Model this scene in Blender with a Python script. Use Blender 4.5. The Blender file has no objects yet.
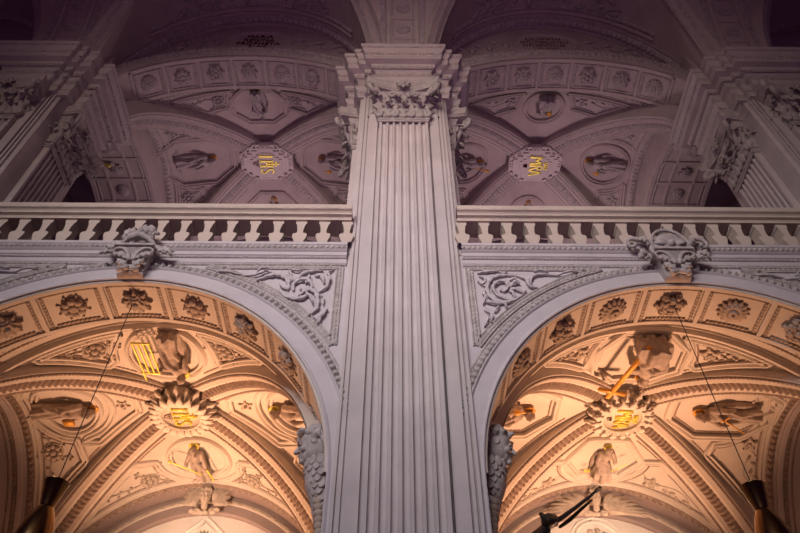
import bpy, math, random
import numpy as np
from mathutils import Vector, Matrix

random.seed(7)
PI = math.pi
SC = bpy.context.scene
COL = SC.collection
sin, cos, sqrt = math.sin, math.cos, math.sqrt

# ------------------------------------------------------------------ materials
def mat(name, rgb, rough=.75, metal=0., var=.10, scale=1.3, bump=.12, rgb2=None, spec=.3):
    m = bpy.data.materials.new(name); m.use_nodes = True
    nt = m.node_tree; N = nt.nodes; L = nt.links
    bs = N['Principled BSDF']
    bs.inputs['Roughness'].default_value = rough
    bs.inputs['Metallic'].default_value = metal
    bs.inputs['Specular IOR Level'].default_value = spec
    tc = N.new('ShaderNodeTexCoord')
    n1 = N.new('ShaderNodeTexNoise'); n1.inputs['Scale'].default_value = scale
    n1.inputs['Detail'].default_value = 6; n1.inputs['Roughness'].default_value = .65
    L.new(tc.outputs['Object'], n1.inputs['Vector'])
    cr = N.new('ShaderNodeValToRGB')
    r2 = rgb2 or [c * (1 - 2.2 * var) for c in rgb]
    cr.color_ramp.elements[0].position = .32; cr.color_ramp.elements[1].position = .62
    cr.color_ramp.elements[0].color = (*r2, 1); cr.color_ramp.elements[1].color = (*rgb, 1)
    L.new(n1.outputs['Fac'], cr.inputs['Fac'])
    L.new(cr.outputs['Color'], bs.inputs['Base Color'])
    if bump:
        n2 = N.new('ShaderNodeTexNoise'); n2.inputs['Scale'].default_value = 14
        n2.inputs['Detail'].default_value = 5
        L.new(tc.outputs['Object'], n2.inputs['Vector'])
        bp = N.new('ShaderNodeBump'); bp.inputs['Strength'].default_value = bump
        bp.inputs['Distance'].default_value = .03
        L.new(n2.outputs['Fac'], bp.inputs['Height']); L.new(bp.outputs['Normal'], bs.inputs['Normal'])
    return m

M = {
    'wall':  mat('limewashed_grey_stucco', (.60, .55, .56), var=.06),
    'shaft': mat('pilaster_stucco', (.60, .54, .525), var=.07, scale=.9),
    'balus': mat('cream_balustrade_stucco', (.62, .525, .445), var=.06),
    'vault': mat('cream_stucco', (.66, .58, .50), var=.05),
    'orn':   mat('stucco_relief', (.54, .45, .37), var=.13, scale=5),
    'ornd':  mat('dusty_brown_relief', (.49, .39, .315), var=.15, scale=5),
    'ornw':  mat('grey_relief', (.53, .475, .455), var=.15, scale=5),
    'gal':   mat('gallery_stucco', (.56, .48, .45), var=.07),
    'gold':  mat('gilding', (1., .86, .17), rough=.45, metal=.35, var=.12, bump=.05),
    'golddull': mat('worn_gilding', (.85, .42, .08), rough=.5, metal=.25, var=.15, bump=.05),
    'letter': mat('painted_lettering', (.30, .20, .10), var=.15),
    'red':   mat('dark_red_lettering', (.10, .012, .015), var=.1),
    'brass': mat('dark_polished_brass', (.20, .12, .05), rough=.22, metal=1., var=.08, bump=0),
    'wire':  mat('lamp_cable', (.03, .022, .02), rough=.6, bump=0),
    'dark':  mat('blackened_wood', (.022, .017, .02), rough=.5, var=.3),
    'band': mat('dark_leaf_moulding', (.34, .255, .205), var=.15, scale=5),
    'fascia': mat('shade_brown_grey_stucco', (.36, .28, .26), var=.08),  # darkened tone carries the shade of the lunette fascia and reveal
    'fig': mat('figure_stucco', (.46, .37, .31), var=.16, scale=6),
    'pale': mat('lit_boss_stucco', (.70, .63, .60), var=.05),  # lighter tone stands in for light falling on the bosses from below
    'white': mat('white_lunette_plaster', (.78, .72, .66), var=.04),
    'floor': mat('stone_floor', (.42, .36, .34), rough=.5, var=.1, bump=.03),
}

BULB = bpy.data.materials.new('lamp_bulb'); BULB.use_nodes = True
BULB.node_tree.nodes['Principled BSDF'].inputs['Emission Color'].default_value = (1, .6, .3, 1)
BULB.node_tree.nodes['Principled BSDF'].inputs['Emission Strength'].default_value = 6

# ------------------------------------------------------------------ mesh tools
class MB:
    def __init__(s): s.v = []; s.f = []
    def add(s, vs, fs):
        o = len(s.v); s.v.extend(vs); s.f.extend([tuple(i + o for i in f) for f in fs])
    def merge(s, o, T=None):
        s.add([tuple(T(*p)) for p in o.v] if T else o.v, o.f)

def grid(mb, rows, cu=False, cv=False):
    n = len(rows); m = len(rows[0])
    vs = [tuple(p) for r in rows for p in r]
    fs = []
    for i in range(n if cu else n - 1):
        i2 = (i + 1) % n
        for j in range(m if cv else m - 1):
            j2 = (j + 1) % m
            fs.append((i * m + j, i * m + j2, i2 * m + j2, i2 * m + j))
    mb.add(vs, fs)

def box(mb, x0, x1, y0, y1, z0, z1):
    vs = [(x, y, z) for x in (x0, x1) for y in (y0, y1) for z in (z0, z1)]
    mb.add(vs, [(0, 1, 3, 2), (4, 6, 7, 5), (0, 4, 5, 1), (2, 3, 7, 6), (0, 2, 6, 4), (1, 5, 7, 3)])

def ellipsoid(mb, c, r, nu=10, nv=7, fn=None):
    rows = []
    for i in range(nv + 1):
        a = PI * i / nv
        row = []
        for j in range(nu):
            t = 2 * PI * j / nu
            d = Vector((sin(a) * cos(t), sin(a) * sin(t), cos(a)))
            k = fn(d) if fn else 1
            row.append((c[0] + r[0] * d.x * k, c[1] + r[1] * d.y * k, c[2] + r[2] * d.z * k))
        rows.append(row)
    grid(mb, rows, cv=True)

def tube(mb, pts, rad, n=8, flat=1., caps=True, up=None):
    """tapered round tube along 3-D points, closed ends"""
    P = [Vector(p) for p in pts]
    if not hasattr(rad, '__len__'): rad = [rad] * len(P)
    rows = []
    ref = Vector(up) if up else None
    prev = None
    for i, p in enumerate(P):
        d = (P[min(i + 1, len(P) - 1)] - P[max(i - 1, 0)])
        if d.length < 1e-9: d = Vector((0, 0, 1))
        d.normalize()
        if prev is None:
            a = ref or (Vector((0, 0, 1)) if abs(d.z) < .9 else Vector((1, 0, 0)))
        else: a = prev
        u = (a - d * a.dot(d))
        if u.length < 1e-6: u = d.orthogonal()
        u.normalize(); w = d.cross(u); prev = u
        rows.append([p + (u * cos(2 * PI * j / n) * flat + w * sin(2 * PI * j / n)) * rad[i] for j in range(n)])
    if caps:
        d0 = (P[0] - P[1]).normalized(); d1 = (P[-1] - P[-2]).normalized()
        rows = [[P[0] + d0 * rad[0] * .9] * n, [P[0] + d0 * rad[0] * .55 + (q - P[0]) * .75 for q in rows[0]]] + rows + \
               [[P[-1] + d1 * rad[-1] * .55 + (q - P[-1]) * .75 for q in rows[-1]], [P[-1] + d1 * rad[-1] * .9] * n]
    grid(mb, rows, cv=True)

def lathe(mb, prof, n=32, c=(0, 0, 0), fn=None):
    """prof: (r, z) pairs about the z axis"""
    rows = []
    for r, z in prof:
        row = []
        for j in range(n):
            t = 2 * PI * j / n
            k = fn(t, r, z) if fn else 1
            row.append((c[0] + r * k * cos(t), c[1] + r * k * sin(t), c[2] + z))
        rows.append(row)
    grid(mb, rows, cv=True)

def obj(name, mb, m, parent=None, loc=(0, 0, 0), smooth=True, angle=None):
    """mb in world coordinates (or in the parent's own frame when the parent is not at the origin: loc is subtracted)"""
    if isinstance(mb, MB):
        me = bpy.data.meshes.new(name)
        L = loc
        me.from_pydata([(p[0] - L[0], p[1] - L[1], p[2] - L[2]) for p in mb.v], [], mb.f)
    else:
        me = mb
    if smooth:
        me.polygons.foreach_set('use_smooth', [True] * len(me.polygons))
        if angle is not None and hasattr(me, 'set_sharp_from_angle'):
            me.set_sharp_from_angle(angle=math.radians(angle))
    me.materials.clear(); me.materials.append(m)
    o = bpy.data.objects.new(name, me)
    COL.objects.link(o)
    if parent: o.parent = parent
    else: o.location = loc
    return o

def thing(name, label, cat, loc=(0, 0, 0), group=None, mw=None):
    o = bpy.data.objects.new(name, None); COL.objects.link(o)
    o.empty_display_size = .2
    if mw is not None: o.matrix_world = mw
    else: o.location = loc
    o['label'] = label; o['category'] = cat
    if group: o['group'] = group
    return o

def struct(name, mb, m, smooth=False, angle=None):
    o = obj(name, mb, m, smooth=smooth, angle=angle); o['kind'] = 'structure'
    return o

def dup(o, mw=None, label=None, group=None):
    r = o.copy(); COL.objects.link(r)
    if mw is not None: r.matrix_world = mw
    if label: r['label'] = label
    if group: r['group'] = group
    for ch in list(o.children):
        c = ch.copy(); COL.objects.link(c); c.parent = r
        for g in list(ch.children):
            d = g.copy(); COL.objects.link(d); d.parent = c
    return r

def remesh(mb, voxel, it=2, fac=.5):
    me = bpy.data.meshes.new('tmp'); me.from_pydata([tuple(p) for p in mb.v], [], mb.f); me.validate()
    o = bpy.data.objects.new('tmp', me); COL.objects.link(o)
    r = o.modifiers.new('r', 'REMESH'); r.mode = 'VOXEL'; r.voxel_size = voxel
    if it:
        s = o.modifiers.new('s', 'SMOOTH'); s.iterations = it; s.factor = fac
    dg = bpy.context.evaluated_depsgraph_get(); dg.update()
    out = bpy.data.meshes.new_from_object(o.evaluated_get(dg))
    bpy.data.objects.remove(o); bpy.data.meshes.remove(me)
    return out

def frame_mat(P, T, N):
    """matrix with local x along T, local z along N, at P"""
    N = Vector(N).normalized(); T = Vector(T); T = (T - N * T.dot(N)).normalized(); B = N.cross(T)
    m = Matrix((T, B, N)).transposed().to_4x4(); m.translation = Vector(P)
    return m

# ---- mouldings swept along a surface path -------------------------------------------------
def sweep(mb, path, prof, closed=False):
    """path: list of (point, side, normal); prof: list of (w, h) or function(s)->list, s = arc length"""
    rows = []; s = 0; last = None
    for p, b, n in path:
        if last is not None: s += (p - last).length
        last = p
        pr = prof(s) if callable(prof) else prof
        rows.append([p + b * w + n * h for w, h in pr])
    grid(mb, rows, cu=closed)

def resample(path, step):
    out = [path[0]]
    for (p, b, n), (p2, b2, n2) in zip(path, path[1:]):
        k = max(1, int(math.ceil((p2 - p).length / step)))
        for i in range(1, k + 1):
            t = i / k
            out.append((p.lerp(p2, t), b.lerp(b2, t).normalized(), n.lerp(n2, t).normalized()))
    return out

def leafprof(W, H, L, w0=0., h0=0.):
    """row of overlapping leaves across a rounded moulding"""
    def f(s):
        out = []
        for j in range(9):
            t = j / 4. - 1
            x = (s / L + .42 * abs(t)) % 1.
            a = abs(sin(PI * x))
            h = H * (1 - t * t * .8) * (.22 + .78 * a ** 1.1)
            out.append((w0 + W * t, h0 + h if abs(t) < 1 else h0 - .02))
        return out
    return f

def eggprof(W, H, L, w0=0., h0=0.):
    """egg-and-dart like alternation: tall tongues with dark slots"""
    def f(s):
        x = (s / L) % 1.
        out = []
        for j in range(7):
            t = j / 3. - 1
            e = max(0., 1 - ((x - .5) / .36) ** 2 - (t * .55 + .1) ** 2)
            d = max(0., 1 - (min(x, 1 - x) / .07) ** 2) * (1 - abs(t)) * .6
            out.append((w0 + W * t, h0 - .02 if abs(t) == 1 else h0 + H * (.12 + .88 * max(sqrt(e), d))))
        return out
    return f

def beadprof(W, L, w0=0., h0=0.):
    def f(s):
        a = sqrt(abs(sin(PI * s / L))) * .8 + .2
        return [(w0 - W, h0 - .01), (w0 - W * .8 * a, h0 + W * .55 * a), (w0, h0 + W * a), (w0 + W * .8 * a, h0 + W * .55 * a), (w0 + W, h0 - .01)]
    return f

def toreprof(W, H, w0=0., h0=0.):
    return [(w0 + W * cos(PI * (1 - j / 6.)), h0 - .01 + H * sin(PI * j / 6.)) for j in range(7)]

def bandprof(w0, w1, h, lo=-.03, ch=.015):
    return [(w0, lo), (w0, h - ch), (w0 + ch, h), (w1 - ch, h), (w1, h - ch), (w1, lo)]

# ---- stucco ornament in a local frame (x, y in the ground plane, z out) ---------------------
def leaf(mb, spine, side, nrm, W, lobes=4, bulge=.3, thick=.03, nu=14, sharp=.28, droop=.0):
    """acanthus leaf along a spine of 3-D points; side / nrm: vectors or per-point lists"""
    S = [Vector(p) for p in spine]
    rows_t, rows_b = [], []
    for i in range(nu + 1):
        u = i / nu
        x = u * (len(S) - 1); k = min(int(x), len(S) - 2); t = x - k
        p = S[k].lerp(S[k + 1], t)
        sd = side if isinstance(side, Vector) else side[k].lerp(side[k + 1], t).normalized()
        nm = nrm if isinstance(nrm, Vector) else nrm[k].lerp(nrm[k + 1], t).normalized()
        w = W * (sin(PI * min(1, .12 + .88 * u)) ** .7) * (1 - sharp + sharp * sin(2 * PI * (u * lobes) - .6))
        if u == 1: w = .01 * W
        top, bot = [], []
        for j in range(7):
            v = j / 3. - 1
            h = bulge * W * (1 - v * v) * (.75 + .25 * cos(2 * PI * (u * lobes))) - (.12 * W if j == 3 else 0) * 1. + (.1 * W if abs(v) == 2 / 3. else 0)
            q = p + sd * (w * v) + nm * (h + .02) - nm * droop * v * v * W
            top.append(q); bot.append(p + sd * (w * v * .96) - nm * thick)
        rows_t.append(top); rows_b.append(bot)
    rows = [a + b[::-1] for a, b in zip(rows_t, rows_b)]
    grid(mb, [[rows[0][0].lerp(rows[0][6], .5)] * 14] + rows + [[rows[-1][0].lerp(rows[-1][6], .5)] * 14], cv=True)

def flatleaf(mb, x, y, ang, Ln, W, curl=0., lobes=4, z=0., rise=.1, bulge=.35, thick=.03):
    """leaf lying on the local ground plane, bending by curl radians over its length"""
    n = 8; sp, sd = [], []
    px, py, a = x, y, ang
    for i in range(n + 1):
        u = i / n
        sp.append(Vector((px, py, z + rise * Ln * sin(PI * u) )))
        sd.append(Vector((-sin(a), cos(a), 0)))
        px += cos(a) * Ln / n; py += sin(a) * Ln / n; a += curl / n
    leaf(mb, sp, sd, [Vector((0, 0, 1))] * (n + 1), W, lobes, bulge, thick)

def scroll(mb, x, y, ang, Ln, r0, r1, turns, n=28, z=0., grow=1.6, flat=.8):
    """tapering tube that winds into a spiral: curvature grows along its length"""
    pts, rad = [], []
    a = ang; px, py = x, y
    norm = sum(((i + .5) / n) ** grow for i in range(n))
    for i in range(n + 1):
        u = i / n
        pts.append((px, py, z + .6 * (r0 + (r1 - r0) * u))); rad.append(r0 + (r1 - r0) * u)
        px += cos(a) * Ln / n; py += sin(a) * Ln / n
        a += 2 * PI * turns * ((u + .5 / n) ** grow) / norm
    tube(mb, pts, rad, 8, flat=flat)
    ellipsoid(mb, (px, py, z + r1), (r1 * 1.5, r1 * 1.5, r1 * 1.3), 8, 5)
    return pts

def flower(mb, x, y, R, n=6, z=0., h=.1, inner=True):
    for k in range(n):
        a = 2 * PI * k / n
        flatleaf(mb, x + cos(a) * R * .15, y + sin(a) * R * .15, a, R * .9, R * .36, 0, 1.5, z, .12)
    if inner:
        ellipsoid(mb, (x, y, z + h * .5), (R * .26, R * .26, h * .9), 10, 6)

# ------------------------------------------------------------------ dimensions (metres; the eye is the origin)
B = 5.91            # half a bay
R, HR, ZS = 4.602, 4.782, 6.318      # great arch: half width, rise, springing
YW, YB = 10.0, 11.2                  # nave face and aisle face of the arcade wall
FLOOR = -1.6
BAYS = (-1, 1)
INL = {-1: 'IHS', 1: 'MRA'}

class Surf:
    """height-field vault severy: local u across, v from the boss outwards; h hangs into the room"""
    def __init__(s, cx, cy, dx, dy, L, W, zs, H, dome=0.):
        s.cx, s.cy, s.dx, s.dy, s.L, s.W, s.zs, s.H, s.dome = cx, cy, dx, dy, L, W, zs, H, dome
        s.ux, s.uy = -dy, dx          # lateral axis
        if s.ux < -.5 or s.uy < -.5: s.ux, s.uy = -s.ux, -s.uy
    def xy(s, u, v): return s.cx + s.ux * u + s.dx * v, s.cy + s.uy * u + s.dy * v
    def z(s, u, v):
        t = min(1., abs(u) / s.W)
        e = sqrt(max(0., 1 - t * t))
        d = s.dome * (1 - t * t) * (1 - (v / s.L) ** 2)
        return s.zs + s.H * e + d
    def p(s, u, v):
        x, y = s.xy(u, v); return Vector((x, y, s.z(u, v)))
    def n(s, u, v):
        e = .01
        uu = max(-s.W + 2 * e, min(s.W - 2 * e, u))
        zu = (s.z(uu + e, v) - s.z(uu - e, v)) / (2 * e)
        zv = (s.z(u, v + e) - s.z(u, v - e)) / (2 * e)
        return Vector((zu * s.ux + zv * s.dx, zu * s.uy + zv * s.dy, -1)).normalized()
    def frame(s, u, v):
        """centre, lateral tangent, tangent towards the boss, normal into the room"""
        c = s.p(u, v); n = s.n(u, v)
        q = Vector((-s.dx, -s.dy, 0)); q = (q - n * q.dot(n)).normalized()
        t = q.cross(n)
        return c, t, q, n
    def loc(s, fr, a, b, h=0.):
        c, t, q, n = fr
        P = c + t * a + q * b
        for _ in range(4):
            rx, ry = P.x - s.cx, P.y - s.cy
            u = rx * s.ux + ry * s.uy; v = rx * s.dx + ry * s.dy
            g = P.z - s.z(u, v); nn = s.n(u, v)
            den = -(n.dot(nn)) * sqrt(1 + (nn.x ** 2 + nn.y ** 2) / (nn.z ** 2))
            P = P - n * (g / den if abs(den) > .1 else 0)
        rx, ry = P.x - s.cx, P.y - s.cy
        u = rx * s.ux + ry * s.uy; v = rx * s.dx + ry * s.dy
        return P + s.n(u, v) * h, s.n(u, v)
    def path_uv(s, uv):
        P = [s.p(u, v) for u, v in uv]; out = []
        for i, (u, v) in enumerate(uv):
            d = (P[min(i + 1, len(P) - 1)] - P[max(i - 1, 0)]).normalized(); n = s.n(u, v)
            out.append((P[i], n.cross(d).normalized(), n))
        return out
    def path_loc(s, fr, ab, closed=True):
        Q = [s.loc(fr, a, b) for a, b in ab]; out = []; N = len(Q)
        for i in range(N):
            j, k = ((i + 1) % N, (i - 1) % N) if closed else (min(i + 1, N - 1), max(i - 1, 0))
            d = (Q[j][0] - Q[k][0]).normalized(); n = Q[i][1]
            out.append((Q[i][0], n.cross(d).normalized(), n))
        if closed: out.append(out[0])
        return out
# ------------------------------------------------------------------ floor and arcade wall
m = MB(); box(m, -26, 26, -12, 21, FLOOR - .3, FLOOR); struct('floor', m, M['floor'])

ZTOP = 12.2         # top of the arcade wall, under the balustrade
def arch(t, r=0.): return ((R + r) * cos(t), ZS + (HR + r) * sin(t))
TS = [PI * i / 96 for i in range(97)]

def wall_bay(cx):
    """one bay of the arcade wall: nave face, arch soffit, aisle face"""
    m = MB()
    for y, flip in ((YW, 1), (YB, 0)):
        lo, hi = [], []
        ztop = ZTOP if y == YW else 11.9
        lo.append((cx + R, y, FLOOR)); hi.append((cx + B, y, FLOOR))
        for t in TS:
            x, z = arch(t)
            lo.append((cx + x, y, z))
            # radial target on the outline of the bay
            k = min(B / max(1e-6, abs(cos(t))), (ztop - ZS) / max(1e-6, sin(t)))
            hi.append((cx + k * cos(t), y, ZS + k * sin(t)))
        lo.append((cx - R, y, FLOOR)); hi.append((cx - B, y, FLOOR))
        # exact upper corners
        grid(m, [lo, hi] if flip else [hi, lo])
        for sx in (-1, 1):
            tc = math.atan2(ztop - ZS, B)
            i = int(tc / PI * 96)
            aa = hi[1 + i] if sx > 0 else hi[97 - i]; bb = hi[2 + i] if sx > 0 else hi[96 - i]
            m.add([aa, bb, (cx + sx * B, y, ztop)], [(0, 1, 2)])
    return m
for cx in (-B, B):
    struct('wall_arcade', wall_bay(cx), M['wall'])
    # soffit and jambs
    m = MB(); rows = []
    pts = [(R, FLOOR)] + [arch(t) for t in TS] + [(-R, FLOOR)]
    for x, z in pts: rows.append([(cx + x, YW, z), (cx + x, YB, z)])
    grid(m, rows); struct('trim_soffit', m, M['vault'], True)

def soff(cx, t, y, h=0.):
    x, z = arch(t)
    n = Vector((-cos(t), 0, -sin(t)))
    return Vector((cx + x, y, z)) + n * h, n

def soff_path(cx, tys):
    P = [soff(cx, t, y) for t, y in tys]; out = []
    for i in range(len(P)):
        d = (P[min(i + 1, len(P) - 1)][0] - P[max(i - 1, 0)][0]).normalized(); n = P[i][1]
        out.append((P[i][0], n.cross(d).normalized(), n))
    return out

STEP = 1.385 / 4.69            # angle of one coffer
def lin(a, b, n): return [a + (b - a) * i / n for i in range(n + 1)]
for cx in (-B, B):
    m = MB(); dm = MB()
    # rims of the soffit
    for y, w in ((YW + .06, .06), (YB - .05, .06)):
        sweep(m, soff_path(cx, [(t, y) for t in lin(.02, PI - .02, 120)]), bandprof(-w, w, .05))
    for k in range(-4, 5):
        tc = PI / 2 + k * STEP; hw = STEP / 2
        # plain rib between coffers
        sweep(m, soff_path(cx, [(tc + hw, y) for y in lin(YW + .1, YB - .1, 4)]), bandprof(-.05, .05, .05))
        if k == -4: sweep(m, soff_path(cx, [(tc - hw, y) for y in lin(YW + .1, YB - .1, 4)]), bandprof(-.05, .05, .05))
        i1, i2 = hw - .15 / 4.7, hw - .07 / 4.7
        # ornamented strips down both sides and along the aisle edge of each coffer, bead row at the nave edge
        for s in (-1, 1):
            sweep(dm, resample(soff_path(cx, [(tc + s * (hw - .125 / 4.7), y) for y in lin(YW + .16, YB - .14, 4)]), .022), leafprof(.05, .045, .095))
        sweep(dm, resample(soff_path(cx, [(t, YB - .16) for t in lin(tc - hw + .05, tc + hw - .05, 12)]), .022), leafprof(.05, .045, .095))
        sweep(dm, resample(soff_path(cx, [(t, YW + .17) for t in lin(tc - hw + .03, tc + hw - .03, 12)]), .02), beadprof(.03, .075))
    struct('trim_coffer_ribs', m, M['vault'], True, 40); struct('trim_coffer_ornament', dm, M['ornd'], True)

# archivolt, frieze, spandrel frames on the nave face -------------------------------------
def face(x, z, h=0.): return Vector((x, YW - h, z))
FN = Vector((0, -1, 0))
def face_path(xz, closed=False):
    P = [face(x, z) for x, z in xz]; N = len(P); out = []
    for i in range(N):
        j, k = ((i + 1) % N, (i - 1) % N) if closed else (min(i + 1, N - 1), max(i - 1, 0))
        d = (P[j] - P[k]).normalized()
        out.append((P[i], FN.cross(d).normalized(), FN))
    if closed: out.append(out[0])
    return out
def arcpath(cx, r, t0=.0, t1=PI, n=120): return face_path([(cx + R + r, FLOOR), (cx + R + r, ZS - .3)] + [(cx + arch(t, r)[0], arch(t, r)[1]) for t in lin(t0, t1, n)] + [(cx - R - r, ZS - .3), (cx - R - r, FLOOR)])
for cx in (-B, B):
    m = MB()
    sweep(m, arcpath(cx, 0), [(0, -.02), (0, .02), (.0, .05), (-.02, .06), (-.05, .05), (-.07, .03), (-.34, .035), (-.36, .07), (-.38, .08), (-.40, .06), (-.41, -.02)])
    struct('trim_archivolt', m, M['wall'], True, 35)
    m = MB()
    sweep(m, resample(arcpath(cx, .46), .02), eggprof(.07, .10, .155))
    sweep(m, resample(arcpath(cx, .565), .02), beadprof(.032, .095))
    struct('trim_archivolt_ornament', m, M['ornw'], True)

# horizontal mouldings between archivolt and balustrade: (depth, z) section swept along x
SEC = [(0, 11.60), (.03, 11.61), (.03, 11.65), (.05, 11.67), (.05, 11.79), (.08, 11.80), (.08, 11.85), (.11, 11.87), (.11, 11.97), (.14, 11.99),
       (.17, 12.02), (.17, 12.12), (.20, 12.14), (.20, 12.22), (-.3, 12.22)]
for cx in (-B, B):
    m = MB(); x0, x1 = cx - 4.62, cx + 4.62
    grid(m, [[(x, YW - d, z) for d, z in SEC] for x in (x0, x1)]); struct('trim_frieze', m, M['wall'])
    m = MB()
    hp = lambda z, h: resample([(Vector((x, YW - h, z)), Vector((0, 0, 1)), FN) for x in (x0, x1)], .022)
    sweep(m, hp(12.07, .17), leafprof(.055, .05, .12))
    sweep(m, hp(11.825, .075), beadprof(.026, .085))
    sweep(m, hp(11.63, .02), beadprof(.03, .10))
    struct('trim_frieze_ornament', m, M['ornw'], True)

# spandrel frames (bead rows) and their reliefs
def spandrel(px, s):
    """px: pier axis; s=+1 the spandrel on its right"""
    cx = px + s * B
    # in mirrored coordinates u = distance from the pier axis
    xa = 1.42
    path = []
    pt = lambda u, z: (px + s * u, z)
    # down the pier side, along the arch, back along the top
    u_of = lambda t: B - (R + .70) * cos(t)
    z_of = lambda t: ZS + (HR + .70) * sin(t)
    t0 = math.acos((B - xa) / (R + .70)); t1 = math.asin(min(1, (11.56 - ZS) / (HR + .70)))
    poly = [pt(xa, z) for z in lin(11.56, z_of(t0), 20)] + [pt(u_of(t), z_of(t)) for t in lin(t0, t1, 50)[1:]] + [pt(u, 11.56) for u in lin(u_of(t1), xa, 30)[1:-1]]
    return poly
for px in (-2 * B, 0, 2 * B):
    for s in (-1, 1):
        if abs(px + s * B) > 6: continue
        poly = spandrel(px, s)
        m = MB()
        n1, n2 = 21, 21 + 50
        segs = [poly[:n1], poly[n1 - 1:n2], poly[n2 - 1:] + poly[:1]]
        for sg in segs:
            fp = face_path(sg)
            sweep(m, resample(fp, .02), beadprof(.045, .115)); sweep(m, fp, [(-.085, -.01), (-.085, .035), (-.055, .035), (-.05, .01), (.05, .01), (.055, .035), (.085, .035), (.085, -.01)])
        struct('trim_spandrel', m, M['ornw'], True)

def catmull(P, n=6):
    out = []
    Q = [P[0]] + list(P) + [P[-1]]
    for i in range(1, len(Q) - 2):
        p0, p1, p2, p3 = (Vector(q) for q in Q[i - 1:i + 3])
        for k in range(n):
            t = k / n; out.append(.5 * ((2 * p1) + (p2 - p0) * t + (2 * p0 - 5 * p1 + 4 * p2 - p3) * t * t + (3 * p1 - p0 - 3 * p2 + p3) * t ** 3))
    out.append(Vector(P[-1])); return out
def acanthus_relief(seed):
    """swirling acanthus ribbons filling a right triangle: corner at the origin, along +x and down -y"""
    m = MB()
    if seed == 1:
        f = lambda X, Y: ((578 - X) * .0037, -(Y - 46) * .0050, .02)
        R_ = [([(250, 185), (300, 232), (380, 246), (425, 215), (378, 188)], 26), ([(370, 222), (420, 190), (470, 210), (488, 260), (488, 310), (448, 338)], 30),
              ([(335, 195), (335, 150), (388, 128), (432, 150), (442, 185), (402, 192)], 22), ([(345, 125), (380, 85), (440, 70), (492, 64)], 20), ([(305, 185), (290, 130), (240, 100), (180, 102), (108, 128)], 32),
              ([(488, 200), (530, 176), (545, 120), (530, 85), (562, 58)], 16), ([(450, 95), (490, 102), (512, 142)], 26), ([(500, 392), (520, 350), (548, 312)], 26), ([(478, 350), (505, 385)], 14),
              ([(322, 135), (300, 92), (288, 62)], 16), ([(0, 97), (60, 102), (112, 92), (150, 70), (182, 82)], 13), ([(410, 215), (440, 235), (462, 275)], 16), ([(250, 150), (262, 172), (300, 190)], 16), ([(300, 60), (330, 70), (372, 64)], 12),
              ([(400, 150), (420, 120), (415, 95)], 18), ([(500, 215), (520, 240), (525, 280)], 10), ([(-160, 75), (-80, 82), (0, 97)], 9), ([(90, 75), (120, 60), (150, 52)], 9)]
    else:
        f = lambda X, Y: ((X - 52) * .0037, -(Y - 46) * .0050, .02)
        R_ = [([(335, 90), (260, 85), (180, 100), (130, 150), (128, 210), (170, 254), (240, 256), (312, 226), (352, 190)], 26), ([(250, 240), (190, 222), (160, 180), (180, 142), (230, 130), (252, 160), (230, 190), (204, 185)], 20),
              ([(262, 165), (295, 140), (322, 142)], 22), ([(262, 175), (300, 180), (330, 196)], 22), ([(258, 185), (275, 205), (282, 232)], 20), ([(330, 90), (370, 120), (380, 160), (424, 166)], 20), ([(392, 145), (408, 102), (460, 82), (570, 86)], 20),
              ([(270, 120), (300, 112), (318, 128)], 16), ([(88, 90), (120, 120), (104, 152), (76, 132)], 14), ([(78, 72), (140, 66), (208, 60)], 18), ([(100, 250), (150, 268), (205, 268)], 18), ([(212, 256), (222, 296)], 16),
              ([(92, 300), (128, 330), (122, 374)], 20), ([(148, 318), (182, 282)], 10), ([(95, 200), (105, 235), (90, 270)], 14), ([(215, 60), (240, 78), (262, 62)], 12), ([(80, 400), (100, 370), (110, 345)], 12), ([(570, 86), (640, 70), (700, 66)], 9), ([(430, 60), (470, 55), (520, 62)], 8)]
    for k, (pts, w) in enumerate(R_):
        sp = catmull([f(*p) for p in pts]); n = len(sp); sd = []; ln = 0
        for i in range(n):
            d = (sp[min(i + 1, n - 1)] - sp[max(i - 1, 0)]).normalized(); sd.append(Vector((-d.y, d.x, 0)))
            if i: ln += (sp[i] - sp[i - 1]).length
        W = w * .0037 * .60; H = .06 + .02 * (k % 3)
        for i, p in enumerate(sp): p.z = .02 + H * sin(PI * (i + .6) / (n + .2))
        leaf(m, sp, sd, [Vector((0, 0, 1))] * n, W, max(2, int(ln / .16)), .55, .04, max(14, n), .22)
        e = sp[-1]; ellipsoid(m, (e.x, e.y, e.z + .03), (W * .6, W * .6, .05), 8, 5)
    return m
SP = {}
for px, s, seed, lab in ((0, -1, 1, 'pale acanthus relief in the spandrel beside the central pilaster, IHS bay side'),
                         (0, 1, 2, 'pale swirling acanthus relief in the spandrel beside the central pilaster, MRA bay side'),
                         (-2 * B, 1, 2, 'tip of an acanthus relief on the wall at the outer edge, IHS bay'),
                         (2 * B, -1, 1, 'tip of an acanthus relief on the wall at the outer edge, MRA bay')):
    mb = acanthus_relief(seed)
    w = MB(); w.merge(mb, lambda x, y, z: (px + s * (1.50 + x * .96), YW - .005 - z * .75, 11.5 + y))
    o = obj('spandrel_relief', w, M['wall']); o['label'] = lab; o['category'] = 'stucco relief'; o['group'] = 'acanthus reliefs in the arch spandrels'
# ------------------------------------------------------------------ piers and pilasters
NF = 7                                  # flutes
def shaft_section(w=.69, y0=9.7, y1=9.93):
    """plan of the fluted front, from left to right"""
    pts = [(-w, y1), (-w, y0 + .0)]
    pitch = (2 * w - .10) / NF
    for k in range(NF):
        c = -w + .05 + pitch * (k + .5); hw = pitch * .36
        pts.append((c - hw, y0))
        for j in range(1, 8):
            a = PI * j / 8
            pts.append((c - hw * cos(a), y0 + .075 * sin(a) ** .6))
        pts.append((c + hw, y0))
    pts += [(w, y0), (w, y1)]
    return pts
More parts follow.
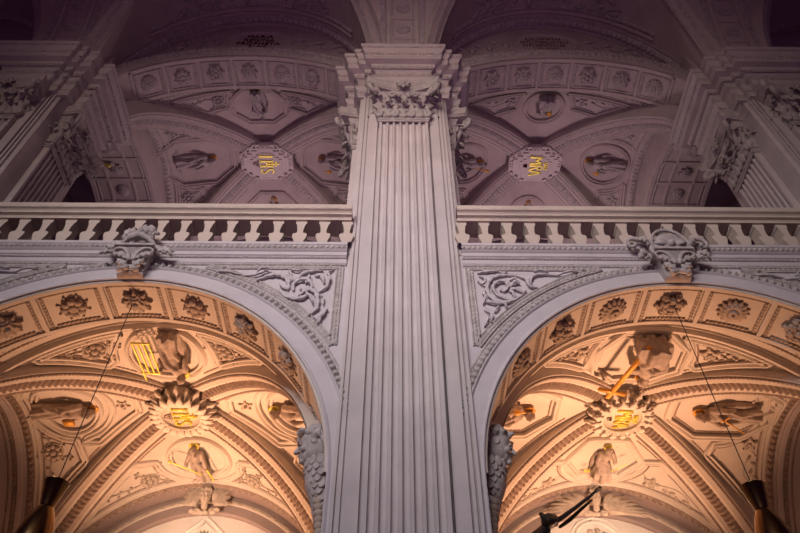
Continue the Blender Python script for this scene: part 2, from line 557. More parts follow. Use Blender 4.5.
# stepped pier to either side of the shaft: (distance from axis, y)
PIER = [(.69, 9.92), (.74, 9.92), (.75, 9.83), (1.0, 9.83), (1.0, 9.92), (1.04, 9.92), (1.04, 9.87), (1.10, 9.87), (1.10, 9.94), (1.14, 9.94), (1.14, 9.89), (1.20, 9.89), (1.20, 9.97), (1.24, 9.97), (1.24, 10.03)]
def vert(m, plan, z0, z1): grid(m, [[(x, y, z) for x, y in plan] for z in (z0, z1)])

def capital(tr, parent, L, name='capital'):
    """Corinthian capital on a shaft whose front lies at y = 9.7 (local), placed by tr"""
    def put(nm, mb, mt, par, sm=True, ang=None):
        w = MB(); w.merge(mb, tr); return obj(nm, w, mt, par, L, sm, ang)
    def frommesh(me):
        w = MB(); w.v = [tuple(v.co) for v in me.vertices]; w.f = [tuple(p.vertices) for p in me.polygons]; return w
    Z0, ZT = 17.78, 19.05
    m = MB()
    sweep(m, [(Vector((x, y, 17.70)), Vector((0, 0, 1)), n) for x, y, n in ((-.69, 9.95, Vector((-1, 0, 0))), (-.69, 9.7, Vector((-1, -1, 0))), (.69, 9.7, Vector((1, -1, 0))), (.69, 9.95, Vector((1, 0, 0))))],
          [(-.14, -.01), (-.14, .03), (-.07, .03)] + toreprof(.06, .07) + [(.07, .0), (.14, .0)])
    rows = []
    for i in range(9):
        u = i / 8; z = Z0 + (ZT - Z0) * u; e = .02 + .22 * u ** 3
        rows.append([(-.66 - e, 10.0, z), (-.66 - e, 9.74 - e, z), (.66 + e, 9.74 - e, z), (.66 + e, 10.0, z)])
    grid(m, rows); cap = put(name, m, M['ornw'], parent, False)
    lv = MB()
    def capleaf(bx, by, out, z0, H, W, curl):
        sp, nr = [], []
        O = Vector(out).normalized(); sd = Vector((-O.y, O.x, 0))
        for i in range(11):
            u = i / 10
            zz = z0 + H * (sin(u * 2.0) if u < .78 else 1 - (u - .78) * 1.3)
            off = .03 + .07 * u + curl * max(0, u - .4) ** 1.5 * 2.0
            sp.append(Vector((bx, by, zz)) + O * off)
            nr.append((O * cos(u * 1.4) + Vector((0, 0, -1)) * sin(max(0, u - .3) * 1.9)).normalized())
        leaf(lv, sp, sd, nr, W, 3.5, .32, .035, 16, .34)
    F = (0, -1, 0)
    for x in (-.46, 0, .46): capleaf(x, 9.72, F, Z0, .56, .24, .30)
    for x in (-.69, -.235, .235, .69): capleaf(x, 9.70, F, Z0, .90, .22, .34)
    for s in (-1, 1):
        capleaf(s * .68, 9.86, (s, 0, 0), Z0, .56, .2, .30); capleaf(s * .7, 9.98, (s, 0, 0), Z0, .9, .2, .34)
        capleaf(s * .66, 9.72, (s * .8, -.8, 0), Z0, .95, .22, .42)
    put('acanthus_leaves', lv, M['ornw'], cap)
    for s in (-1, 1):
        vo = MB(); d = Vector((s * .70, -.60, 0)).normalized(); c0 = Vector((s * .42, 9.66, 18.3)); pts, rad = [], []
        for i in range(44):
            u = i / 43
            if u < .3: p = c0 + d * (.58 * u / .3) + Vector((0, 0, .66 * (u / .3) ** 1.3))
            else:
                a = (u - .3) / .7 * 3.8 * PI; r = .19 * (1 - (u - .3) / .7 * .78)
                p = c0 + d * .58 + Vector((0, 0, .47)) + d * (r * sin(a)) + Vector((0, 0, r * cos(a)))
            pts.append(p); rad.append(.085 * (1 - .45 * u))
        tube(vo, pts, rad, 8); put('volute', vo, M['ornw'], cap)
        vo = MB(); tube(vo, [Vector((s * (.30 - .16 * (1 - a / 9) * cos(a * 1.0 + .6)), 9.44, 18.72 + .15 * (1 - a / 9) * sin(a * 1.0 + .6))) for a in lin(-1.2, 7, 28)], [.055] * 14 + [.045] * 15, 7); put('helix', vo, M['ornw'], cap)
    ab = MB(); plan = []
    for i in range(25):
        u = i / 24 * 2 - 1; plan.append((u * 1.0, 9.42 - .22 * abs(u) ** 2.4))
    pl = [(-.95, 10.05), (-1.08, 9.27)] + plan + [(1.08, 9.27), (.95, 10.05)]
    rows = []
    for dz, k in ((0, -.06), (.07, -.06), (.11, -.01), (.18, 0), (.30, .03), (.38, .03), (.40, 0)):
        rows.append([(x * (1 + k), y - (k if y < 10 else 0), ZT + dz) for x, y in pl])
    grid(ab, rows); ab.add([(x * .94, y + .06, ZT) for x, y in pl], [tuple(range(len(pl)))]); ab.add([(x, y, ZT + .4) for x, y in pl], [tuple(range(len(pl)))])
    put('abacus', ab, M['ornw'], cap, True, 40)
    fl = MB()
    for k in range(7):
        a = 2 * PI * k / 7 + .2
        sp = [Vector((cos(a) * r_, 9.38 - dh, 19.2 + sin(a) * r_)) for r_, dh in ((.03, .0), (.14, .07), (.23, .03))]
        leaf(fl, sp, Vector((-sin(a), 0, cos(a))), Vector((0, -1, 0)), .085, 1.2, .3, .03, 6)
    ellipsoid(fl, (0, 9.32, 19.2), (.07, .09, .07))
    put('abacus_flower', fl, M['ornw'], cap)
    return cap

YF, PD = 11.3, 12.45           # centre of the flank pilaster, back end of the pier
def build_pilaster(px, label):
    t = thing('fluted_pilaster', label, 'pilaster', (px, 9.7, FLOOR), 'giant fluted pilasters of the nave')
    L = (px, 9.7, FLOOR)
    def part(name, mb, mt, par=t, sm=False, ang=None):
        return obj(name, mb, mt, par, L, sm, ang)
    m = MB(); vert(m, shaft_section(), FLOOR, 17.7); part('shaft', m, M['shaft'], sm=True, ang=35)
    for s in (-1, 1):
        m = MB(); vert(m, [(s * x, y) for x, y in PIER], FLOOR, 12.0); vert(m, [(s * x, y) for x, y in PIER[:-1] + [(1.31, 10.0), (1.31, 10.1), (1.31, PD), (0, PD)]], 12.0, 19.5)
        part('side_strip', m, M['shaft'])
        tr = lambda x, y, z, s=s: (s * (1.31 + (9.88 - y)), YF + s * x, z)
        w = MB(); m = MB(); vert(m, shaft_section(), 12.5, 17.7); w.merge(m, tr); part('flank_shaft', w, M['shaft'], sm=True, ang=35)
        capital(tr, t, L, 'flank_capital')
        m = MB()          # blank impost course behind the flank capital
        rows = [[(s * (1.31 + d), 10.0, z), (s * (1.31 + d), PD + d, z), (0, PD + d, z)] for d, z in ((.0, 18.9), (.05, 18.95), (.05, 19.15), (.12, 19.2), (.12, 19.45))]
        grid(m, rows); part('impost', m, M['shaft'])
    capital(lambda x, y, z: (x, y, z), t, L)
    # entablature: plan outline offset outward and swept ------------------------------
    out = [(0, PD + .02), (1.52, PD + .02), (1.52, YF + .86), (1.74, YF + .86), (1.74, YF - .86), (1.42, YF - .86), (1.42, 10.0), (1.08, 10.0), (1.08, 9.85), (.86, 9.85), (.86, 9.66)]
    plan = [(-x, y) for x, y in out] + [(x, y) for x, y in out[::-1]]
    def offset(d):
        q = []; N = len(plan)
        for i in range(N):
            ox = oy = 0
            for a, b_ in ((i - 1, i), (i, i + 1)):
                if a < 0 or b_ >= N: continue
                ex, ey = plan[b_][0] - plan[a][0], plan[b_][1] - plan[a][1]
                nx, ny = ey, -ex
                if abs(nx) > abs(ny): ox = math.copysign(d, nx)
                else: oy = math.copysign(d, ny)
            q.append((plan[i][0] + ox, plan[i][1] + oy))
        return q
    m = MB()
    prof = [(-.1, 19.45), (.0, 19.45), (0, 19.75), (.03, 19.77), (.03, 20.02), (.06, 20.06), (.10, 20.16), (.10, 20.24), (.02, 20.27), (.02, 20.66), (.07, 20.70), (.13, 20.80), (.16, 20.83), (.16, 20.95),
            (.34, 20.98), (.34, 21.08), (.37, 21.10), (.37, 21.36), (.40, 21.40), (.44, 21.50), (.50, 21.62), (.50, 21.76), (.47, 21.80), (0.1, 21.82)]
    grid(m, [[(x, y, z) for x, y in offset(d)] for d, z in prof])
    pl = offset(-.0); m.add([(x, y, 19.45) for x, y in pl], [tuple(range(len(pl)))])
    en = part('entablature', m, M['shaft'], t)
    dm = MB()
    for d, z, f in ((.035, 19.9, leafprof(.07, .03, .13)), (.10, 20.20, beadprof(.035, .10)), (.02, 20.46, leafprof(.10, .05, .24)), (.13, 20.76, eggprof(.05, .05, .14)), (.37, 21.23, eggprof(.08, .04, .13)), (.47, 21.57, beadprof(.04, .11))):
        q = offset(d)
        for a, b_ in zip(q, q[1:]):
            A, Bv = Vector((*a, z)), Vector((*b_, z)); e = (Bv - A)
            if e.length < .1 or (a[1] > PD and b_[1] > PD): continue
            n = Vector((e.y, -e.x, 0)).normalized()
            sweep(dm, resample([(A, Vector((0, 0, 1)), n), (Bv, Vector((0, 0, 1)), n)], .03), f)
    part('entablature_ornament', dm, M['ornw'], en, True)
    return t
pil = build_pilaster(0, 'tall central fluted pilaster with leafy capital, between the two great arches')
for px, lab in ((-2 * B, 'fluted pilaster leaning in at the edge of the gallery over the IHS bay'), (2 * B, 'fluted pilaster leaning in at the edge of the gallery over the MRA bay')):
    mw = pil.matrix_world.copy(); mw.translation = Vector((px, 9.7, FLOOR))
    dup(pil, mw, lab)

# ------------------------------------------------------------------ balustrades
def baluster(x):
    prof = [(0, .11), (.04, .112), (.12, .13), (.22, .155), (.31, .168), (.37, .165), (.41, .145), (.43, .085), (.46, .072), (.54, .068), (.64, .074), (.76, .088), (.86, .102), (.89, .128), (1.0, .128)]
    m = MB(); z0, Hh = 12.22, .76
    L_ = [(x - w, z0 + Hh * z) for z, w in prof]; Rr = [(x + w, z0 + Hh * z) for z, w in prof]
    y0, y1 = 9.80, 10.12
    grid(m, [[(a, y0, z), (a, y1, z)] for a, z in L_][::-1]); grid(m, [[(a, y0, z), (a, y1, z)] for a, z in Rr])
    grid(m, [[(l[0], y0, l[1]), (r[0], y0, r[1])] for l, r in zip(L_, Rr)]); grid(m, [[(l[0], y1, l[1]), (r[0], y1, r[1])] for l, r in zip(L_, Rr)][::-1])
    return m
for cx, nm in ((-B, 'IHS'), (B, 'MRA')):
    t = thing('balustrade', f'pale gallery balustrade with vase balusters above the {nm} bay arch', 'balustrade', (cx, 9.9, 12.22), 'gallery balustrades')
    L = (cx, 9.9, 12.22); x0, x1 = cx - B + 1.24, cx + B - 1.24
    m = MB(); sec = [(9.80, 12.98), (9.75, 12.985), (9.75, 13.04), (9.73, 13.07), (9.66, 13.09), (9.65, 13.14), (9.62, 13.17), (9.57, 13.19), (9.56, 13.22), (9.56, 13.34), (9.59, 13.37), (10.38, 13.37), (10.4, 13.2), (10.28, 13.1), (10.25, 12.98), (9.80, 12.98)]
    grid(m, [[(x, y, z) for y, z in sec] for x in (x0, x1)]); obj('handrail', m, M['balus'], t, L, False)
    n = 18; first = None
    for k in range(n):
        x = x0 + .09 + (x1 - x0 - .18) * k / (n - 1)
        m = baluster(x)
        if first is None: first = obj('baluster', m, M['balus'], t, L, True, 30); fx = x
        else:
            c = first.copy(); c.location = (x - fx, 0, 0); COL.objects.link(c); c.parent = t
    # gallery floor behind
m = MB(); box(m, -20, 20, 10.2, 21, 11.9, 12.2); struct('floor_gallery', m, M['floor'])
# ------------------------------------------------------------------ groin vaults
def vault_mesh(cx, cy, a, c, zs, H, dome):
    m = MB()
    for dx, dy, L, W in ((0, -1, c, a), (0, 1, c, a), (-1, 0, a, c), (1, 0, a, c)):
        S = Surf(cx, cy, dx, dy, L, W, zs, H, dome)
        rows = []
        for i in range(65):
            u = W * sin((i / 64 - .5) * PI)
            v0 = abs(u) / W * L
            rows.append([S.p(u, v0 + (L - v0) * j / 10) for j in range(11)])
        # orientation is irrelevant to the renderer
        grid(m, rows)
    return m
def rib_path(cx, cy, a, c, zs, H, dome, sx, sy, r0, n=90, tmax=1.50):
    out = []
    S = Surf(cx, cy, 0, -1, c, a, zs, H, dome)
    pts = []
    for i in range(n + 1):
        th = i / n * tmax
        u = a * sin(th)
        if u < r0: continue
        pts.append(Vector((cx + sx * u, cy + sy * c * sin(th), S.z(u, abs(c * sin(th))))))
    side = Vector((-sy * c, sx * a, 0)).normalized()
    for i in range(len(pts)):
        d = (pts[min(i + 1, len(pts) - 1)] - pts[max(i - 1, 0)]).normalized()
        n_ = d.cross(side).normalized()
        if n_.z > 0: n_ = -n_
        # near the springing the normal turns horizontal: keep it pointing at the vault axis
        out.append((pts[i], side, n_))
    return out
ST = .022
def rib(m, dm, path, w=.43, leafw=.17, k=1., drop=.02):
    path = [(p + n * drop, b_, n) for p, b_, n in path]
    sweep(m, path, [(-w, -.34 - drop), (-w, .02 * k), (-w + .05, .05 * k), (-w + .10, .05 * k), (-leafw - .12, .07 * k), (-leafw - .06, .10 * k), (-leafw, .06 * k), (leafw, .06 * k), (leafw + .06, .10 * k), (leafw + .12, .07 * k), (w - .1, .05 * k), (w - .05, .05 * k), (w, .02 * k), (w, -.34 - drop)])
    P = resample(path, ST if k == 1 else .028)
    sweep(dm, P, leafprof(leafw - .01, .13, .15, 0, .05 * k))
    for s in (-1, 1): sweep(dm, P, beadprof(.036, .10, s * (leafw + .20), .06 * k))

def panel_frame(m, path):      # sunken-panel moulding
    sweep(m, path, [(-.10, -.01), (-.095, .075), (-.05, .09), (-.035, .015), (.015, .015), (.03, .08), (.08, .07), (.095, -.01)])

def vine(mb, r, x, y, ang, Ln, n=5):
    """thin stem with buds and leaflets in the local plane"""
    pts = []; a = ang; px, py = x, y; c = r.uniform(-1.3, 1.3)
    for i in range(10):
        pts.append((px, py, .02)); px += cos(a) * Ln / 9; py += sin(a) * Ln / 9; a += c / 9 * (1 if i < 5 else -1.6)
    tube(mb, pts, [.022] * 10, 5)
    for k in range(n):
        i = 2 + k * 7 // n; p = pts[min(i, 9)]; s = 1 if k % 2 else -1
        aa = ang + s * r.uniform(.6, 1.1); l = r.uniform(.08, .14)
        q = (p[0] + cos(aa) * l, p[1] + sin(aa) * l, .02)
        tube(mb, [p, q], [.012, .01], 5); ellipsoid(mb, (q[0], q[1], .03), (.042, .042, .04), 6, 4)
    q = pts[-1]; ellipsoid(mb, (q[0], q[1], .03), (.035, .035, .03), 6, 4)

def spray(kind, seed, size, free):
    """flower (mesh 1) and vines (mesh 2) of a triangular panel; free = direction with most room"""
    r = random.Random(seed); f = MB(); v = MB()
    if kind == 'bowl':
        ellipsoid(f, (0, 0, .05), (.10, .10, .09), 12, 6)
        for k in range(8):
            a = 2 * PI * k / 8; ellipsoid(f, (cos(a) * .19, sin(a) * .19, .04), (.085, .085, .08), 8, 5)
        lathe(f, [(.30, -.01), (.31, .03), (.285, .05), (.26, .02)], 24)
        for da, l in ((0, 1.0), (2.6, .5), (-2.6, .5), (1.3, .3), (-1.2, .3)):
            vine(v, r, cos(free + da) * .2, sin(free + da) * .2, free + da, size * l, 6 if l > .4 else 3)
    else:
        for k in range(5):
            a = 2 * PI * k / 5; flatleaf(f, cos(a) * .05, sin(a) * .05, a, .22, .10, .4, 1.5, 0, .2)
        ellipsoid(f, (0, 0, .05), (.06, .06, .06), 8, 5)
        scroll(v, cos(free) * .12, sin(free) * .12, free + .5, size * 1.0, .02, .012, -.35, 18)
        scroll(v, cos(free) * size * .35, sin(free) * size * .35 + .05, free - .6, size * .7, .018, .01, .5, 16)
        scroll(v, -.1, .05, free + 2.4, size * .55, .018, .01, .6, 16)
        for k in range(5):
            d = size * (.3 + .16 * k); s = 1 if k % 2 else -1
            flatleaf(v, cos(free) * d, sin(free) * d, free + s * .8, .18, .05, s * -.6, 2, 0, .15)
    return f, v

# ------------------------------------------------------------------ saints in high relief
def capsule(mb, A, C, ra, rb, n=10):
    A, C = Vector(A), Vector(C)
    tube(mb, [A, A.lerp(C, .25), A.lerp(C, .5), A.lerp(C, .75), C], [ra + (rb - ra) * k / 4 for k in range(5)], n)

def saint(seed, handL, handR, lean=0., seated=False, beard=False, tall=1.):
    """one robed body: x to its left, y up to the head, z out of the ground. Head top near y=.85, feet near -.85"""
    r = random.Random(seed); m = MB()
    hx = lean * .5
    # head with face
    hc = Vector((hx, .66, .24))
    ellipsoid(m, hc, (.095, .125, .115), 14, 10)
    ellipsoid(m, hc + Vector((0, -.02, .115)), (.02, .045, .035), 6, 5)                 # nose
    ellipsoid(m, hc + Vector((0, -.085, .08)), (.05, .035, .04), 8, 5)                   # chin
    for s in (-1, 1): ellipsoid(m, hc + Vector((s * .095, -.01, 0)), (.02, .035, .025), 6, 5)
    if beard: ellipsoid(m, hc + Vector((0, -.13, .06)), (.07, .10, .06), 8, 6)
    for k in range(12):                                                                   # hair
        a = r.uniform(-.3, PI + .3); ellipsoid(m, hc + Vector((cos(a) * .09, sin(a) * .10 + .02, -.02 + r.uniform(-.03, .05))), (.042, .045, .045), 7, 5)
    capsule(m, (hx * .9, .50, .18), hc, .055, .05)
    # torso, shoulders
    tube(m, [(0, -.05, .13), (.15 * hx, .12, .15), (.5 * hx, .28, .17), (.8 * hx, .42, .16), (.9 * hx, .50, .16)], [.17, .165, .185, .17, .09], 14, flat=1.)
    for s, H in ((-1, handL), (1, handR)):
        S_ = Vector((.8 * hx + s * .20, .41, .16)); H = Vector(H)
        mid = (S_ + H) * .5; d = H - S_
        drop = sqrt(max(0, .27 ** 2 - (d.length / 2) ** 2))
        E_ = mid + Vector((s * .5, -.8, .25)).normalized() * drop
        capsule(m, S_, E_, .085, .075); capsule(m, E_, H, .075, .045)
        ellipsoid(m, H, (.045, .055, .045), 8, 6)
        tube(m, [E_, E_ + Vector((s * .01, -.12, -.02)), E_ + Vector((s * .02, -.24, -.05))], [.07, .06, .03], 8)        # hanging sleeve
    # skirt with folds
    rows = []
    for i in range(15):
        u = i / 14
        if seated:
            yy = .0 - .85 * u; zz = .14 + .22 * sin(min(1, u * 1.5) * PI * .6); rr = .20 + .13 * sin(u * 2.2)
        else:
            yy = .02 - .87 * u; zz = .13 + .02 * u; rr = .17 + .12 * u - .03 * max(0, u - .8)
        row = []
        for j in range(40):
            t = 2 * PI * j / 40
            k = 1 + (.07 + .17 * u) * sin(7 * t + 1.3 * seed + 1.5 * u) + .06 * u * sin(11 * t + seed)
            row.append((rr * k * cos(t) + hx * .15 * (1 - u) + .05 * sin(seed) * u, yy, zz + rr * .72 * k * sin(t)))
        rows.append(row)
    rows = [[(0, .03, .14)] * 40] + rows + [[(0, rows[-1][0][1], .14)] * 40]
    grid(m, rows, cv=True)
    if seated:
        for s in (-1, 1): capsule(m, (s * .11, -.05, .2), (s * .16, -.28, .46), .12, .10); capsule(m, (s * .16, -.28, .46), (s * .14, -.75, .25), .10, .08)
    for s in (-1, 1): ellipsoid(m, (s * .10 + .03, -.86, .22), (.055, .05, .11), 8, 5)
    # cloak across the body and down one side
    cs = 1 if seed % 2 else -1
    tube(m, [(cs * .2 + hx * .8, .42, .2), (cs * .05, .2, .31), (-cs * .12, .0, .31), (-cs * .2, -.25, .26), (-cs * .24, -.55, .2)], [.05, .07, .08, .075, .04], 8)
    tube(m, [(cs * .26, .3, .08), (cs * .32, -.05, .08), (cs * .33, -.4, .1), (cs * .30, -.75, .08)], [.06, .09, .09, .06], 8)
    tube(m, [(cs * .2, .0, .22), (cs * .14, -.3, .30), (cs * .2, -.7, .26)], [.03, .04, .03], 7)
    return m, hc

def attribute(kind):
    g = MB()
    def bar(A, C, r=.018): tube(g, [A, Vector(A).lerp(Vector(C), .5), C], r, 6)
    if kind == 'gridiron':
        for x in (-.52, -.40, -.28, -.16): bar((x, -.80, .36), (x + .03, .25, .36), .024)
        for y in (-.80, .24): bar((-.54, y, .36), (-.13, y + .03, .36), .028)
        bar((-.50, .24, .36), (-.50, .50, .36), .022)
    elif kind == 'cross':
        box(g, -.05, .05, -1.0, .95, .44, .50); box(g, -.36, .36, .66, .75, .44, .50)
        a = .30; g.v = [(p[0] * cos(a) - p[1] * sin(a) - .36, p[0] * sin(a) + p[1] * cos(a) + .05, p[2]) for p in g.v]
    elif kind == 'staff':
        bar((-.75, .35, .38), (.12, -.25, .42), .022); ellipsoid(g, (-.78, .37, .38), (.05, .05, .05))
        bar((.28, -.2, .3), (.40, -.75, .3), .03)
    elif kind == 'spear':
        bar((.85, .15, .35), (-.2, -.72, .40), .018); bar((-.35, -.55, .36), (-.02, -.75, .4), .025); bar((-.28, -.45, .36), (-.12, -.8, .4), .025)
        for k in range(9): ellipsoid(g, (-.65 + .08 * (k % 3), -.45 - .07 * (k // 3), .2), (.035, .03, .03), 6, 4)
    elif kind == 'sword':
        bar((-.5, -.55, .34), (.1, .2, .38), .02); bar((.0, .22, .38), (.2, .05, .38), .02)
    elif kind == 'trumpet':
        tube(g, [(.15, .3, .3), (.25, .75, .35), (.3, .95, .38)], [.015, .03, .07], 8)
    elif kind == 'book':
        box(g, .16, .36, -.05, .22, .3, .37)
    elif kind == 'flask':
        ellipsoid(g, (-.33, .25, .35), (.08, .1, .08)); tube(g, [(-.33, .28, .35), (-.33, .45, .35)], [.03, .03], 6)
    return g

def place(mb, S, fr, ox=0., oy=0., sc=1., lift=0.):
    """rigidly set a local-frame mesh onto a severy"""
    P, n = S.loc(fr, ox, oy)
    c, t, q, _ = fr
    T = (t - n * t.dot(n)).normalized(); Q = n.cross(T)
    w = MB(); w.merge(mb, lambda x, y, z: P + T * (x * sc) + Q * (y * sc) + n * (z * sc + lift))
    return w
def settle(me, S, fr, sc=1., lift=0., ox=0., oy=0.):
    w = MB(); w.v = [(v.co.x, v.co.y, v.co.z * 1.3) for v in me.vertices]; w.f = [tuple(p.vertices) for p in me.polygons]
    return place(w, S, fr, ox, oy, sc, lift)

def pseudo_letters(rows, w, hgt, seed):
    """small raised strokes standing for the unreadable inscriptions"""
    r = random.Random(seed); m = MB()
    for x0, y0, n, ang in rows:
        for k in range(n):
            x = x0 + cos(ang) * w * k; y = y0 + sin(ang) * w * k
            def st(ax, ay, bx, by):
                A = Vector((x + cos(ang) * ax - sin(ang) * ay, y + sin(ang) * ax + cos(ang) * ay, .012)); C = Vector((x + cos(ang) * bx - sin(ang) * by, y + sin(ang) * bx + cos(ang) * by, .012))
                tube(m, [A, A.lerp(C, .5), C], .011, 4)
            q = r.randrange(4); W_ = w * .5
            st(0, 0, 0, hgt)
            if q == 0: st(0, hgt, W_, 0); st(W_, 0, W_, hgt)
            elif q == 1: st(0, hgt, W_, hgt); st(0, hgt * .5, W_ * .8, hgt * .5)
            elif q == 2: st(W_, 0, W_, hgt); st(0, hgt * .5, W_, hgt * .5)
            else: st(0, 0, W_, 0)
    return m

def outline(shape, r, n=64):
    if shape == 'circle': return [(r * cos(2 * PI * k / n), r * sin(2 * PI * k / n)) for k in range(n)]
    if shape == 'oval': return [(r * 1.12 * cos(2 * PI * k / n), r * .98 * sin(2 * PI * k / n)) for k in range(n)]
    c = [(1.18, .42), (.55, 1.0), (-.55, 1.0), (-1.18, .42), (-1.18, -.42), (-.55, -1.0), (.55, -1.0), (1.18, -.42)]
    if shape == 'hexagon': c = [(1.28, .0), (.62, .98), (-.62, .98), (-1.28, .0), (-.72, -.98), (.72, -.98)]
    if shape == 'octagonv': c = [(y * .98, x * 1.22) for x, y in c]
    out = []
    for (a, b_), (a2, b2) in zip(c, c[1:] + c[:1]):
        for k in range(8): out.append((r * (a + (a2 - a) * k / 8), r * (b_ + (b2 - b_) * k / 8)))
    return out

def mirror(mb):
    mb.v = [(-p[0], p[1], p[2]) for p in mb.v]; return mb
def medallion(S, vm, r, shape, label, group, seed, hl, hr, lean, seated, attr, beard, stucco, orn, gold, letters, halo=True, fs=1., fr_u=0.):
    fr = S.frame(fr_u, vm); L = tuple(fr[0])
    t = thing('saint_medallion', label, 'medallion', L, group)
    ol = outline(shape, r)
    m = MB(); P = S.path_loc(fr, ol)
    sweep(m, P, [(-.02, -.02), (.0, .11), (.05, .13), (.065, .02), (.11, .02), (.125, .10), (.175, .09), (.19, -.02)])
    fo = obj('frame', m, stucco, t, L)
    dm = MB(); sweep(dm, resample(S.path_loc(fr, outline(shape, r - .075)), .02), beadprof(.034, .10)); obj('bead_row', dm, M['band'] if stucco is M['vault'] else orn, fo, L)
    mb, hc = saint(seed, hl, hr, lean, seated, beard); fl = S.dy < 0
    kx = 1.12 if seated else .84
    mb.v = [(p[0] * kx, p[1], p[2]) for p in mb.v]
    if fl: mirror(mb); hc.x = -hc.x
    me = remesh(mb, .021, 1, .4)
    tall = r * .95 * fs
    if S.dy > 0: tall *= .74 if seated else .9
    fx = -.20 if attr in ('gridiron', 'cross') else 0.
    fig = obj('figure', settle(me, S, fr, tall, -.04, fx, 0), M['fig'] if stucco is M['vault'] else orn, t, L); bpy.data.meshes.remove(me)
    if halo:
        h = MB(); lathe(h, [(.0, .0), (.16, .0), (.165, .012), (.16, .025), (.0, .03)], 24, (hc.x, hc.y + .02, hc.z - .10)); obj('halo', place(h, S, fr, fx, 0, tall, -.04), gold, fig, L)
    if attr: obj('attribute', place(mirror(attribute(attr)) if fl else attribute(attr), S, fr, 0, 0, tall, .08), gold, t, L)
    if letters: obj('lettering', place(pseudo_letters(letters, .085, .09, seed), S, fr, 0, 0, r, 0.0), M['letter'] if gold is not M['gold'] or stucco is M['vault'] else M['golddull'], t, L)
    # rockwork / clouds at the feet
    gr = MB(); rr = random.Random(seed)
    for k in range(14):
        x = -.55 + 1.1 * k / 13; ellipsoid(gr, (x, -.82 + .1 * rr.random() + .2 * x * x, .03), (rr.uniform(.08, .12), .06, .06), 7, 5)
    obj('ground_tuft', place(gr, S, fr, 0, 0, r, 0), orn, t, L)
    return fr

def tri_panels(S, vm, r, mg, stucco, orn, kind, where, group, seed, near_boss=False, endgap=.34, ribw=.56):
    """triangular flower panels left over between medallion, wall arch and groin ribs"""
    k = S.W / S.L
    g_off = ribw * sqrt(1 + k * k)
    vw = S.L - endgap
    ro = r + .26
    def groin(v): return v * k - g_off
    fr = S.frame(0, vm)
    for s in (-1, 1):
        u_c = sqrt(max(.0, ro * ro - (vw - vm) ** 2)) if vw - vm < ro else .0
        u_c = max(u_c, .12)
        uf = groin(vw)
        # where the groin line meets the medallion circle
        v3 = None
        for i in range(400):
            v = vw - (vw - .3) * i / 400
            u = groin(v)
            if sqrt(u * u + (v - vm) ** 2) < ro or v < vm - .2 * r: v3 = v; break
        if v3 is None: v3 = vm
        u3 = groin(v3)
        if uf - u_c < .3: continue
        a0 = math.atan2(vw - vm, u_c); a1 = math.atan2(v3 - vm, u3)
        uv = [(u, vw) for u in lin(u_c, uf, 24)] + [(groin(v), v) for v in lin(vw, v3, 24)[1:]] + [(ro * cos(a), vm + ro * sin(a)) for a in lin(a1, a0, 14)[1:-1]]
        uv = [(s * max(.02, u), v) for u, v in uv]
        # centre of the open part
        fv = (vw + max(v3, vw - 1.1)) / 2 + .12; fu = (ro + .33) if vw - vm < ro * 1.05 else groin(vw) * .42
        fu = max(fu, sqrt(max(0, ro * ro - (fv - vm) ** 2)) + .32)
        if fu > groin(fv) - .2: fu = groin(fv) - .25
        f2 = S.frame(s * fu, fv); L = tuple(f2[0])
        wh = where(s)
        t = thing('flower_relief', wh, 'stucco ornament', L, group)
        m = MB(); panel_frame(m, S.path_uv(uv + [uv[0]])); fo = obj('frame', m, stucco, t, L)
        dm = MB(); cen = f2[0]
        for seg in (uv[:24], uv[23:47], uv[46:] + [uv[0]]):
            P = S.path_uv(seg); ln = sum((b_[0] - a_[0]).length for a_, b_ in zip(P, P[1:]))
            if ln < .7: continue
            P = resample(P, .026); cut = min(len(P) // 3, int(.30 / .026)); P = P[cut:-cut]
            sg = 1 if (cen - P[len(P) // 2][0]).dot(P[len(P) // 2][1]) > 0 else -1
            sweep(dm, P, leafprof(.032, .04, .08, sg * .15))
        obj('ornament_strip', dm, M['band'] if stucco is M['vault'] else orn, fo, L)  # brown patina, with the frame's deep shadow line put into the colour
        # direction with most room: towards the far corner
        far = S.p(s * uf, vw) - f2[0]; fa = math.atan2(far.dot(f2[2]), far.dot(f2[1]))
        room = min(1.25, far.length * .62)
        f_, v_ = spray(kind, seed + s, room, fa)
        f_.v = [(x * .95, y * .95, z * .95) for x, y, z in f_.v]
        def bend(mb):
            w = MB()
            w.v = []
            for x, y, z in mb.v:
                p, n = S.loc(f2, x, y); w.v.append(tuple(p + n * z))
            w.f = mb.f; return w
        obj('flower', bend(f_), orn, t, L); obj('vine', bend(v_), orn, t, L)

def near_panel(S, vm, r, stucco, orn, label, group, seed, ribw=.62, vin=1.25):
    """little triangle between boss and medallion on the side severies"""
    k = S.W / S.L; g_off = ribw * sqrt(1 + k * k); ro = r + .24
    v1 = vm - ro * .55
    pts = []
    v0 = max(vin, g_off / k + .02)
    if v1 - v0 < .25: return
    for s in (-1, 1):
        pass
    vm_ = (vm - ro)
    right = [(v * k - g_off, v) for v in lin(v0, v1, 12)]
    arc = []
    for a in lin(0, 1, 16):
        u = right[-1][0] * (1 - 2 * a); arc.append((u, vm - sqrt(max(.01, ro * ro - u * u))))
    left = [(-u, v) for u, v in right[::-1]]
    uv = right + arc + left
    uv = [(u, max(v0, v)) for u, v in uv]
    vc = (v0 + vm - ro) / 2 + .05
    f2 = S.frame(0, vc); L = tuple(f2[0]); t = thing('flower_relief', label, 'stucco ornament', L, group)
    m = MB(); panel_frame(m, S.path_uv(uv + [uv[0]])); obj('frame', m, stucco, t, L)
    f_ = MB(); flower(f_, 0, 0, .20, 5); obj('flower', place(f_, S, f2), orn, t, L)

